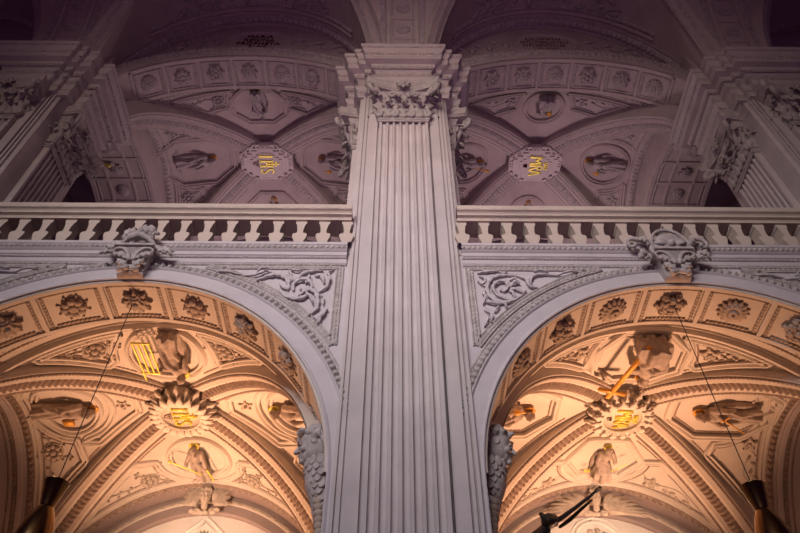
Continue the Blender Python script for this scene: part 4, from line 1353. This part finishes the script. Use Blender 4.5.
for sx in BAYS:
    cx = sx * B; nm = INL[sx]
    for k in range(-4, 5):
        if abs(cx - 0) and (k * -sx) < -3: continue
        tc = PI / 2 + k * STEP; p, n = soff(cx, tc, (YW + YB) / 2)
        side = -k * sx        # >0 outward? k>0 is towards -x
        out = (k > 0) == (sx < 0)
        if k == 0: lab = f'soffit rosette holding the lamp cable at the crown of the {nm} bay arch'
        else: lab = f'{ORD[abs(k)]} soffit rosette from the lamp cable toward the {"outer edge" if out else "central pilaster"}, {nm} bay arch'
        kind = ('bowl' if k % 2 else 'petal') if nm == 'IHS' else ('daisy' if k % 2 else 'leafy')
        if k in (2, -2): kind = 'petal' if nm == 'IHS' else 'leafy'
        rosette(p + n * .0, (1, 0, 0) if abs(n.z) > .3 else (0, 1, 0), n, kind, lab, 'rosettes in the great arch soffits', .92)

# ------------------------------------------------------------------ pendant lamps
for sx in BAYS:
    cx = sx * B; nm = INL[sx]; x, y = cx - sx * -.08, 10.6; L = (x, y, 5.4)
    zt = 6.55
    t = thing('pendant_lamp', f'dark brass double-cone pendant lamp hanging on a long cable in the {nm} bay arch', 'pendant lamp', L, 'pendant lamps under the great arches')
    m = MB(); lathe(m, [(.115, 0), (.118, .015), (.205, .43), (.212, .44), (.205, .445), (.19, .43), (.10, .02), (.0, .02)], 40, (x, y, zt - .44)); obj('upper_cone', m, M['brass'], t, L)
    m = MB(); lathe(m, [(.0, 0), (.115, .0), (.14, -.05), (.20, -.18), (.26, -.36), (.31, -.6), (.335, -.9), (.34, -1.1), (.325, -1.1), (.32, -.9), (.25, -.4), (.0, -.1)], 40, (x, y, zt - .44)); obj('lower_shade', m, M['brass'], t, L)
    m = MB(); tube(m, [(x, y, zt - .45), (x, y, 8), (x, y, 11.0)], .011, 6); obj('cable', m, M['wire'], t, L)
    m = MB(); ellipsoid(m, (x, y, zt - .98), (.10, .13, .16), 14, 8); obj('bulb', m, BULB, t, L)

# ------------------------------------------------------------------ dark carved arm in front of the right lunette
def at(px, py, Y):
    u = (px - 400) / 690.; v = (266.5 - py) / 690.; th = .8599; yw = .0088
    fy = cos(th) - v * sin(th); fz = sin(th) + v * cos(th)
    fx, fy = cos(yw) * u + sin(yw) * fy, -sin(yw) * u + cos(yw) * fy
    return Vector((-.188 + fx / fy * Y, Y, fz / fy * Y))
L = tuple(at(535, 533, 13.0)); t = thing('carved_arm', 'blackened wooden crucifix arm reaching up diagonally in front of the white lunette, MRA bay', 'carving', L)
m = MB()
pts = [at(528, 540, 13.0), at(545, 527, 13.0), at(560, 519, 13.0), at(575, 508, 13.0), at(588, 498, 13.0), at(596, 491, 13.0)]
tube(m, pts, [.075, .07, .055, .045, .036, .03], 10)
tube(m, [pts[5], pts[5] + Vector((.05, 0, .05))], [.045, .035], 8)
for k in range(4):
    tube(m, [pts[5] + Vector((.02, -.05 + .035 * k, .02)), pts[5] + Vector((.10, -.06 + .04 * k, .09 - .01 * k)), pts[5] + Vector((.11, -.06 + .04 * k, .03))], [.024, .022, .016], 6)
tube(m, [pts[5] + Vector((-.02, -.06, 0)), pts[5] + Vector((.06, -.11, .02))], [.026, .018], 6)
tube(m, [pts[1] + Vector((0, 0, -.05)), pts[0] + Vector((-.25, 0, -.6)), pts[0] + Vector((-.3, 0, -2))], [.12, .2, .22], 12)
me = remesh(m, .022, 1); obj('arm', me, M['dark'], t, (0, 0, 0)).location = tuple(-c for c in L)
m = MB(); ellipsoid(m, at(549, 521, 12.9), (.17, .17, .15), 10, 8); r = random.Random(5)
for k in range(16): ellipsoid(m, at(549, 521, 12.9) + Vector((r.uniform(-.15, .15), r.uniform(-.15, .1), r.uniform(-.1, .14))), (.06, .06, .05), 6, 5)
me = remesh(m, .022, 1); obj('head', me, M['dark'], t, (0, 0, 0)).location = tuple(-c for c in L)
m = MB(); A, C = at(560, 527, 13.15), at(592, 500, 13.15)
tube(m, [A, A.lerp(C, .3) + Vector((0, 0, -.02)), A.lerp(C, .7), C], [.035, .045, .035, .02], 6); obj('beam', m, M['dark'], t, L)
m = MB(); p0 = pts[0] + Vector((-.3, .1, -.4)); box(m, p0.x - .12, p0.x + .12, p0.y - .06, p0.y + .06, FLOOR, p0.z); obj('post', m, M['dark'], t, L)
# ------------------------------------------------------------------ gallery arches and vaults
GS, GH = 22.4, 2.75                      # springing and rise of the gallery arches
GY0, GY1 = 11.12, 12.45
YU = 11.6                              # upper wall over the gallery arches
def garch(t, r=0.): return (R + r) * cos(t), GS + (GH + r) * sin(t)
# arc-length table of the half ellipse
_T = lin(0, PI, 400); _S = [0]
for a, c in zip(_T, _T[1:]):
    p, q = garch(a), garch(c); _S.append(_S[-1] + math.hypot(p[0] - q[0], p[1] - q[1]))
def t_of(s):
    s += _S[-1] / 2; s = max(0, min(_S[-1], s))
    i = next((k for k in range(400) if _S[k + 1] >= s), 399)
    return _T[i] + (_T[i + 1] - _T[i]) * (s - _S[i]) / (_S[i + 1] - _S[i])
def gsoff(cx, t, y):
    x, z = garch(t); n = Vector((-cos(t) / R, 0, -sin(t) / GH)).normalized()
    return Vector((cx + x, y, z)), n
def gpath(cx, tys):
    P = [gsoff(cx, t, y) for t, y in tys]; out = []
    for i in range(len(P)):
        d = (P[min(i + 1, len(P) - 1)][0] - P[max(i - 1, 0)][0]).normalized(); n = P[i][1]
        out.append((P[i][0], n.cross(d).normalized(), n))
    return out
NS, NH, NW = 21.8, 7.5, 5.0             # nave severies
ALLB = (-3 * B, -B, B, 3 * B)
for cx in ALLB:
    main = abs(cx) < 7
    m = MB()
    grid(m, [[(cx + x, y, z) for y in (GY0, GY1)] for x, z in [(R, 21.7)] + [garch(t) for t in lin(0, PI, 60)] + [(-R, 21.0)]])
    struct('trim_gallery_soffit', m, M['gal'], True, 30)
    # wall between gallery arch and nave severy
    m = MB(); rows = []
    grid(m, [[(cx + garch(t)[0], GY0, garch(t)[1]), (cx + garch(t, .8)[0], GY0, garch(t, .8)[1]), (cx + garch(t, .8)[0], YU, garch(t, .8)[1]), (cx + NW * 1.06 * cos(t), YU, NS + (NH + .3) * sin(t))] for t in lin(0, PI, 80)])
    for s in (-1, 1): grid(m, [[(cx + s * R, GY0, z), (cx + s * B, GY0, z)] for z in (21.5, 30)])
    struct('wall_gallery_arch', m, M['gal'])
    if not main:
        continue
    m, dm = MB(), MB()
    ss = lin(-4.4, 4.4, 80)
    for y, w in ((GY0 + .07, .07), (GY1 - .07, .07)): sweep(m, gpath(cx, [(t_of(s), y) for s in ss]), bandprof(-w, w, .05))
    W1 = 1.27
    for k in range(-3, 5): sweep(m, gpath(cx, [(t_of((k - .5) * W1), y) for y in lin(GY0 + .1, GY1 - .1, 4)]), bandprof(-.05, .05, .05))
    for k in range(-3, 4):
        for s in (-1, 1): sweep(dm, resample(gpath(cx, [(t_of(k * W1 + s * .50), y) for y in lin(GY0 + .2, GY1 - .2, 4)]), .03), leafprof(.06, .045, .10))
        for y in (GY0 + .21, GY1 - .21): sweep(dm, resample(gpath(cx, [(t_of(k * W1 + q), y) for q in lin(-.52, .52, 8)]), .03), leafprof(.05, .045, .10))
    # mouldings on the wall face round the arch and under the severy
    def wp(r, n=100): return [(Vector((cx + (R + r) * cos(t), GY0, GS + (GH + r) * sin(t))), Vector((cos(t) / R, 0, sin(t) / GH)).normalized(), FN) for t in lin(.1, PI - .1, n)]
    sweep(m, wp(.12), bandprof(-.1, .1, .05)); sweep(dm, resample(wp(.40), .03), leafprof(.14, .10, .22)); sweep(dm, resample(wp(.66), .03), leafprof(.09, .08, .14))
    struct('trim_gallery_arch', m, M['gal'], True, 40); struct('trim_gallery_ornament', dm, M['ornw'], True)
    nm = INL[-1 if cx < 0 else 1]
    for k in range(-3, 4):
        p, n = gsoff(cx, t_of(k * W1), (GY0 + GY1) / 2)
        # t grows towards -x: k > 0 lies towards -x
        far = (-1 if k > 0 else 1) == (-1 if cx < 0 else 1)
        lab = f'coffer rosette at the crown of the gallery arch over the {nm} bay' if k == 0 else f'{ORD[abs(k)]} coffer rosette from the crown toward the {"outer edge" if far else "central pilaster"}, gallery arch over {nm} bay'
        rosette(p, (1, 0, 0), n, ('daisy', 'petal', 'leafy', 'bowl')[(k + (1 if nm == 'IHS' else 0)) % (3 if nm == 'MRA' else 4)], lab, 'coffer rosettes of the gallery arches', .9, True)

GCY, GC, GA, GZ, GHH, GD = 16.4, 3.97, 4.6, 21.8, 3.98, .72
GM = {
 ('IHS', 'front'): ('octagon', 'gallery octagonal medallion of a saint on the nave side of the IHS boss', 11, (-.3, .0, .4), (.3, .2, .3), .1, False, None),
 ('IHS', 'left'):  ('octagonv', 'gallery octagonal medallion with a saint lying sideways, outer side of the IHS boss', 12, (-.25, .1, .35), (.3, .0, .3), -.1, False, None),
 ('IHS', 'right'): ('octagonv', 'gallery octagonal medallion with gilded attribute beside the central pilaster, IHS side', 13, (-.25, .1, .35), (.3, .1, .3), .1, False, 'flask'),
 ('IHS', 'back'):  ('octagon', 'gallery medallion partly hidden by the balustrade behind the IHS boss', 14, (-.3, .0, .4), (.3, .2, .3), .1, False, 'book'),
 ('MRA', 'front'): ('circle', 'gallery round medallion with a pale kneeling saint next to the MRA boss, nave side', 15, (-.3, .0, .4), (.3, -.1, .3), .1, True, 'book'),
 ('MRA', 'right'): ('circle', 'gallery round medallion of a saint with gilded flask, outer side of the MRA boss', 16, (-.35, .2, .35), (.35, .0, .3), .1, False, 'flask'),
 ('MRA', 'left'):  ('circle', 'gallery round medallion with gilded attribute beside the central pilaster, MRA side', 17, (-.25, .1, .35), (.3, .1, .3), .1, False, 'trumpet'),
 ('MRA', 'back'):  ('circle', 'gallery medallion partly hidden by the balustrade behind the MRA boss', 18, (-.3, .0, .4), (.3, .2, .3), .1, False, 'sword'),
}
for cx in ALLB:
    struct('ceiling_gallery', vault_mesh(cx, GCY, GA, GC, GZ, GHH, GD), M['gal'], True, 30)
    main = abs(cx) < 7; sgn = -1 if cx < 0 else 1
    nm = INL[sgn]
    m, dm = MB(), MB()
    for ax in (-1, 1):
        for ay in (-1, 1): rib(m, dm, rib_path(cx, GCY, GA, GC, GZ, GHH, GD, ax, ay, .5, 60, 1.48), .50, .18, 1.6, .22)
    for dx, dy, which in SEV:
        L_, W_ = (GC, GA) if dx == 0 else (GA, GC)
        S = Surf(cx, GCY, dx, dy, L_, W_, GZ, GHH, GD)
        inner = dx == -sgn
        if not main:
            if not inner: continue
            wall_bands(S, m, dm)
            medallion(S, 3.1, 1.0, 'circle', f'gallery medallion with gilded trumpet beyond the edge pilaster of the {nm} bay', 'saint medallions of the gallery vaults', 21, (-.25, .1, .35), (.3, .1, .3), .1, False, 'trumpet', False, M['gal'], M['ornw'], M['gold'], [(.45, .15, 6, .1)], halo=False)
            continue
        wall_bands(S, m, dm)
        sh, lab, seed, hl, hr, lean, seated, at_ = GM[(nm, which)]
        vm, r = (2.74, 1.0 if nm == 'IHS' else .88) if dx == 0 else (3.1, 1.08)
        medallion(S, vm, r, sh, lab, 'saint medallions of the gallery vaults', seed, hl, hr, lean, seated, at_, seed % 2 == 0, M['gal'], M['ornw'], M['golddull'], [(-.85, .45, 4, 0), (.35, .45, 5, 0)] if dx == 0 else [(.45, .25, 5, -1.4), (.7, -.2, 4, -1.4)], halo=(which != 'front'))
        if which == 'back': continue
        wh = (lambda s: f'nave-side triangular panel of the gallery vault over {nm} bay, {"toward the central pilaster" if s == -sgn else "toward the outer edge"}') if dx == 0 else \
             (lambda s: f'triangular gallery vault panel over {nm} bay by the {"central pilaster" if inner else "outer edge"}, {"rear" if s > 0 else "nave"} corner')
        tri_panels(S, vm, r, None, M['gal'], M['ornw'], 'bowl' if nm == 'IHS' else 'vine', wh, 'flower panels of the gallery vaults', 60 + seed, endgap=.5, ribw=.56)
    struct('trim_gallery_ribs', m, M['gal'], True, 50); struct('trim_gallery_rib_ornament', dm, M['ornw'], True)
    if main: stepped_boss(cx, GCY, 26.0, nm, 'stepped cross-shaped vault boss with gilded IHS monogram in the gallery' if nm == 'IHS' else 'stepped cross-shaped vault boss with gilded MRA monogram in the gallery')

# coffered cross arches of the gallery, over the pier axes
for px in (-2 * B, 0, 2 * B):
    m, dm = MB(), MB()
    C2 = 4.0; H2 = 2.6; CC = 16.45
    def carch(t): return CC + C2 * cos(t), 21.8 + H2 * sin(t)
    pr = [(CC + C2, 12.2)] + [carch(t) for t in lin(0, PI, 48)] + [(CC - C2, 12.2)]
    grid(m, [[(x, y, z) for x in (px - 1.31, px + 1.31)] for y, z in pr])
    for s in (-1, 1): grid(m, [[(px + s * 1.31, y, z), (px + s * 1.31, CC + (y - CC) * 1.5, 26.6)] for y, z in pr[1:-1]])
    box(m, px - 1.3, px + 1.3, 10.75, 12.44, 21.8, 27.5)
    struct('trim_cross_arch', m, M['gal'], True, 30)
    if px == 0: continue
    m = MB()
    def cpath(xts):
        P = []
        for x, t in xts:
            y, z = carch(t); P.append((Vector((px + x, y, z)), Vector((0, -cos(t) / C2, -sin(t) / H2)).normalized()))
        return [(P[i][0], P[i][1].cross((P[min(i + 1, len(P) - 1)][0] - P[max(i - 1, 0)][0]).normalized()).normalized(), P[i][1]) for i in range(len(P))]
    for s in (-1, 1):
        sweep(m, cpath([(s * 1.2, t) for t in lin(.1, PI - .1, 60)]), bandprof(-.1, .1, .05)); sweep(dm, resample(cpath([(s * 1.0, t) for t in lin(.1, PI - .1, 60)]), .03), leafprof(.06, .05, .1))
        sweep(m, cpath([(s * .5, t) for t in lin(.1, PI - .1, 60)]), bandprof(-.06, .06, .05))
    for k in range(8): sweep(m, cpath([(x, .5 + k * .28) for x in lin(-1.1, 1.1, 4)]), bandprof(-.07, .07, .05))
    struct('trim_cross_arch_ribs', m, M['gal'], True, 40); struct('trim_cross_arch_ornament', dm, M['ornw'], True)
    for k in range(2, 7):
        t = .64 + k * .28
        y, z = carch(t); n = Vector((0, -cos(t) / C2, -sin(t) / H2)).normalized()
        rosette(Vector((px, y, z)), (1, 0, 0), n, 'daisy' if k % 2 else 'petal', f'{ORD[k - 1]} rosette down the coffered cross arch of the gallery, outer side of the {"IHS" if px < 0 else "MRA"} bay', 'rosettes of the gallery cross arches', .8, True)
m = MB(); box(m, -24, 24, 20.6, 20.9, 12.2, 27); struct('wall_gallery_back', m, M['gal'])

# ------------------------------------------------------------------ nave vault
def ncyl(x, t): return Vector((x, 10 * cos(t), NS + 10 * sin(t)))
for cx in ALLB:
    m = MB(); rows = []
    for i in range(81):
        u = NW * sin((i / 80 - .5) * PI); z = NS + NH * sqrt(max(0, 1 - (u / NW) ** 2))
        yg = sqrt(100 - (z - NS) ** 2)
        rows.append([(cx + u, YU + (yg - YU) * j / 8, z) for j in range(9)])
    grid(m, rows); struct('ceiling_nave_severy', m, M['gal'], True, 30)
    # main barrel of this bay
    m = MB(); rows = []
    for i in range(61):
        t = PI * i / 60; dz = 10 * sin(t)
        g = NW * sqrt(1 - (dz / NH) ** 2) if (dz < NH and t < PI / 2) else 0
        if t >= PI / 2: g = 0
        rows.append((t, g))
    for s in (-1, 1): grid(m, [[ncyl(cx + s * (g + (B - g) * j / 6), t) for j in range(7)] for t, g in rows])
    struct('ceiling_nave', m, M['gal'], True, 30)
TN = lin(.0, .75, 40)
for px in (-2 * B, 0, 2 * B):
    m, dm = MB(), MB()
    def npath(xs): return [(ncyl(px + x, t), Vector((1, 0, 0)), Vector((0, -cos(t), -sin(t)))) for x, t in xs]
    for s in (-1, 1):
        sweep(m, npath([(s * .50, t) for t in TN]), bandprof(-.07, .07, .06))
        P = npath([(s * (.66 + .16 * t), t) for t in TN]); sweep(dm, resample(P, .03), leafprof(.12, .14, .24))
        sweep(dm, resample(npath([(s * .36, t) for t in TN]), .03), leafprof(.05, .04, .10))
    for k in range(5): sweep(m, [(ncyl(px + x, .075 + .115 * k), Vector((0, sin(.1), cos(.1))), Vector((0, -1, 0))) for x in (-.45, .45)], bandprof(-.06, .06, .05))
    struct('trim_nave_arch', m, M['gal'], True, 40); struct('trim_nave_arch_ornament', dm, M['ornw'], True)
    for k in range(1, 5):
        t = .075 + .115 * (k - .5)
        who = 'central pilaster' if px == 0 else f'edge pilaster by the {"IHS" if px < 0 else "MRA"} bay'
        rosette(ncyl(px, t), (1, 0, 0), (0, -cos(t), -sin(t)), 'daisy', f'{ORD[k]} rosette up the nave arch band above the {who}', 'rosettes of the nave arch bands', .72, True)
for cx in ALLB:
    m, dm = MB(), MB()
    S = Surf(cx, YU, 0, -1, 4.5, NW, NS, NH)
    for s in (-1, 1):      # groin ribs between severy and barrel
        P = []
        for i in range(50):
            th = .03 + i / 49 * .95; u = NW * cos(th); dz = NH * sin(th); y = sqrt(100 - dz * dz)
            P.append(Vector((cx + s * u, y, NS + dz)))
        path = []
        for i, p in enumerate(P):
            d = (P[min(i + 1, 49)] - P[max(i - 1, 0)]).normalized(); n = Vector((-s * .75, -.75, -.35)); n = (n - d * n.dot(d)).normalized(); path.append((p, n.cross(d).normalized(), n))
        sweep(m, path, [(-.3, -.3), (-.28, .04), (-.12, .07), (.12, .07), (.28, .04), (.3, -.3)])
        sweep(dm, resample(path, .03), leafprof(.09, .05, .15, 0, .06))
        for q in (-.24, .24): sweep(dm, resample(path, .03), beadprof(.035, .1, q, .04))
    us = [NW * sin(t) for t in lin(-1.35, 1.35, 90)]
    sweep(m, S.path_uv([(u, .08) for u in us]), bandprof(-.08, .08, .06))
    sweep(dm, resample(S.path_uv([(u, .27) for u in us]), .03), leafprof(.16, .15, .26))
    if abs(cx) < 7:
        sweep(dm, resample(S.path_uv([(u, .5) for u in us]), .03), beadprof(.035, .1))
        us2 = [NW * sin(t) for t in lin(-.92, .92, 60)]
        sweep(m, S.path_uv([(u, .72) for u in us2]), toreprof(.07, .10)); sweep(dm, resample(S.path_uv([(u, .92) for u in us2]), .03), leafprof(.09, .09, .16))
    struct('trim_nave_ribs', m, M['gal'], True, 50); struct('trim_nave_rib_ornament', dm, M['ornw'], True)
    if abs(cx) > 7: continue
    nm = INL[-1 if cx < 0 else 1]
    # central cartouche relief of the severy and its side scrolls
    fr = S.frame(0, 1.75); L = tuple(fr[0]); t = thing('severy_relief', f'dark scrolled stucco cartouche at the top of the nave vault above the {nm} bay inscription', 'stucco relief', L, 'stucco cartouches of the nave vault')
    f = MB()
    for s in (-1, 1):
        scroll(f, s * .1, .5, PI / 2 - s * 1.6, 1.7, .08, .05, -s * .9, 24); scroll(f, s * .5, .1, -PI / 2 + s * .9, 1.5, .07, .04, s * .8, 24)
        for k in range(5): flatleaf(f, s * (.5 + .3 * k), .35 - .12 * k, (.3 if s > 0 else PI - .3) + (-1) ** k * .7, .55, .15, s * (-1) ** k, 3)
    flower(f, 0, 0, .4, 8)
    w = MB(); w.v = []
    for x, y, z in f.v:
        p, n = S.loc(fr, x, y); w.v.append(tuple(p + n * z))
    w.f = f.f; obj('scrollwork', w, M['ornw'], t, L)
    ol = [(.62 * cos(2 * PI * k / 40), .45 * sin(2 * PI * k / 40)) for k in range(40)]
    m = MB(); sweep(m, S.path_loc(fr, ol), toreprof(.06, .09)); obj('frame', m, M['gal'], t, L)
    for s in (-1, 1):
        fr = S.frame(s * 2.3, 1.35); L = tuple(fr[0]); t = thing('severy_relief', f'leafy stucco relief of the nave vault above the {nm} bay, {"toward the central pilaster" if s * cx < 0 else "toward the outer edge"}', 'stucco relief', L, 'stucco cartouches of the nave vault')
        f = MB()
        for k in range(7): flatleaf(f, .25 * k - .8, .1 * (-1) ** k, (-1) ** k * .8, .5, .14, (-1) ** k * -.8, 3)
        scroll(f, -.9, 0, .2, 2.0, .06, .03, .5, 20); flower(f, .2, .1, .28, 6)
        w = MB(); w.v = []
        for x, y, z in f.v:
            p, n = S.loc(fr, x, y); w.v.append(tuple(p + n * z))
        w.f = f.f; obj('scrollwork', w, M['ornw'], t, L)
    # oval inscription on the wall above the gallery arch
    zc = 27.62; L = (cx, YU, zc)
    t = thing('inscription_cartouche', f'oval cartouche with dark red lettering above the gallery arch of the {nm} bay', 'inscription', L, 'inscription cartouches over the gallery arches')
    P = [(Vector((cx + 1.3 * cos(a), YU, zc + .92 * sin(a))), Vector((cos(a), 0, sin(a))), FN) for a in lin(0, 2 * PI, 64)]
    m = MB(); sweep(m, P, toreprof(.07, .08)); sweep(m, P, [(.10, 0), (.11, .04), (.15, .04), (.16, 0)]); obj('frame', m, M['gal'], t, L)
    if nm == 'IHS':
        m = MB()
        for row, txt in enumerate(('MARIA', 'REGINA', 'PROPHETA', 'RVM')):
            cu = bpy.data.curves.new('inscription', 'FONT'); cu.body = txt; cu.size = .40; cu.align_x = 'CENTER'; cu.extrude = .012
            o = bpy.data.objects.new('tmp', cu); COL.objects.link(o)
            dg = bpy.context.evaluated_depsgraph_get(); dg.update(); me = bpy.data.meshes.new_from_object(o.evaluated_get(dg))
            k = len(m.v); m.v.extend([(cx + v.co.x * .92, YU - .015 - v.co.z, zc + .36 - .35 * row + v.co.y * .95) for v in me.vertices]); m.f.extend([tuple(i + k for i in p.vertices) for p in me.polygons])
            bpy.data.objects.remove(o)
        obj('lettering', m, M['red'], t, L, False)
    else:
        r = random.Random(9); mm = pseudo_letters([(-.75, .36, 12, 0), (-.98, .04, 16, 0), (-.90, -.28, 14, 0), (-.5, -.60, 9, 0)], .125, .23, 31)
        m = MB(); m.merge(mm, lambda x, y, z: (cx + x, YU - z, zc + y)); obj('lettering', m, M['red'], t, L, False)
    for s in (-1, 1):
        f = MB()
        for k in range(6): flatleaf(f, s * (1.55 + .36 * k), .05 - .16 * k, (0 if s > 0 else PI) + (-1) ** k * .8 - s * .3, .55, .17, s * (-1) ** k * -.8, 3)
        w = MB(); w.merge(f, lambda x, y, z: (cx + x, YU - z, zc + y)); obj('leaf_spray', w, M['ornw'], t, L)

# small gilded trumpet in relief under the cross arch beyond the left edge pilaster
def atz(px, py, Z):
    q = at(px, py, 1.); k = Z / q.z; return Vector((-.188 + (q.x + .188) * k, k, Z))
A, C = atz(97, 161, 24.15), atz(109, 166, 24.15); L = tuple(A.lerp(C, .5))
t = thing('gilded_trumpet', 'small gilded trumpet in relief under the gallery cross arch beside the edge pilaster, IHS bay', 'trumpet', L)
m = MB(); tube(m, [A, A.lerp(C, .4), A.lerp(C, .85), C], [.045, .05, .065, .10], 8); obj('tube', m, M['gold'], t, L)
m = MB(); r = random.Random(6)
for k in range(7): ellipsoid(m, A.lerp(C, k / 6) + Vector((r.uniform(-.1, .1), r.uniform(-.1, .1), .12)), (.14, .12, .09), 8, 5)
obj('cloud', m, M['ornw'], t, L)
# ------------------------------------------------------------------ camera, light, exposure
cd = bpy.data.cameras.new('camera'); cam = bpy.data.objects.new('camera', cd); COL.objects.link(cam)
cd.sensor_fit = 'HORIZONTAL'; cd.sensor_width = 36; cd.lens = 690. / 800 * 36; cd.clip_end = 200
TH, YAW = .8599, .0088
cam.location = (-.188, 0, 0); cam.rotation_euler = (PI / 2 + TH, 0, -YAW)
SC.camera = cam

def area(name, loc, tgt, sx_, sy_, power, rgb, spread=180):
    l = bpy.data.lights.new(name, 'AREA'); l.shape = 'RECTANGLE'; l.size = sx_; l.size_y = sy_; l.energy = power; l.color = rgb; l.spread = math.radians(spread)
    o = bpy.data.objects.new(name, l); COL.objects.link(o); o.location = loc
    o.rotation_euler = (Vector(tgt) - Vector(loc)).to_track_quat('-Z', 'Y').to_euler()
def point(name, loc, power, rgb, r=.3):
    l = bpy.data.lights.new(name, 'POINT'); l.energy = power; l.color = rgb; l.shadow_soft_size = r
    o = bpy.data.objects.new(name, l); COL.objects.link(o); o.location = loc
WARM = (1., .49, .262)
for sx in BAYS:
    cx = sx * B
    area('aisle_window', (cx + sx * 1.0, 18.4, 3.2), (cx - sx * 1.2, 14.6, 11.0), 1.2, 1.2, 420, WARM, 84)
    area('lunette_fill', (cx, 12.0, 5.9), (cx, 19.7, 10.2), .6, .6, 60, (1., .66, .46), 44)  # unseen fill added to brighten the white lunette wall
    point('aisle_fill', (cx, 13.0, .5), 110, WARM, .3)  # unseen fill added to soften the shadows beside the groin ribs
    area('gallery_window', (cx, 19.8, 19.5), (cx, 14.5, 26), 1.2, 1.2, 165, (1., .68, .78))
area('nave_window', (-7, -9, 15.5), (0, 10, 9.6), 12, 2, 400, (.95, .88, .95), 62)
area('nave_window_upper', (-5, -9.5, 18), (0, 10, 17.0), 14, 2, 300, (1., .78, .64), 62)
area('nave_vault_fill', (0, -5, -.5), (0, 8, 26), 4, 3, 90, (.85, .36, .80), 64)  # unseen purple fill added below to bring out the nave severies
w = bpy.data.worlds.new('world'); SC.world = w; w.use_nodes = True
bg = w.node_tree.nodes['Background']; bg.inputs['Color'].default_value = (.48, .13, .58, 1); bg.inputs['Strength'].default_value = .05
SC.view_settings.view_transform = 'Standard'; SC.view_settings.look = 'None'; SC.view_settings.gamma = 1; SC.view_settings.use_curve_mapping = False
SC.view_settings.exposure = 0
SC.cycles.max_bounces = 6; SC.cycles.diffuse_bounces = 2
try: SC.cycles.use_denoising = True
except Exception: pass
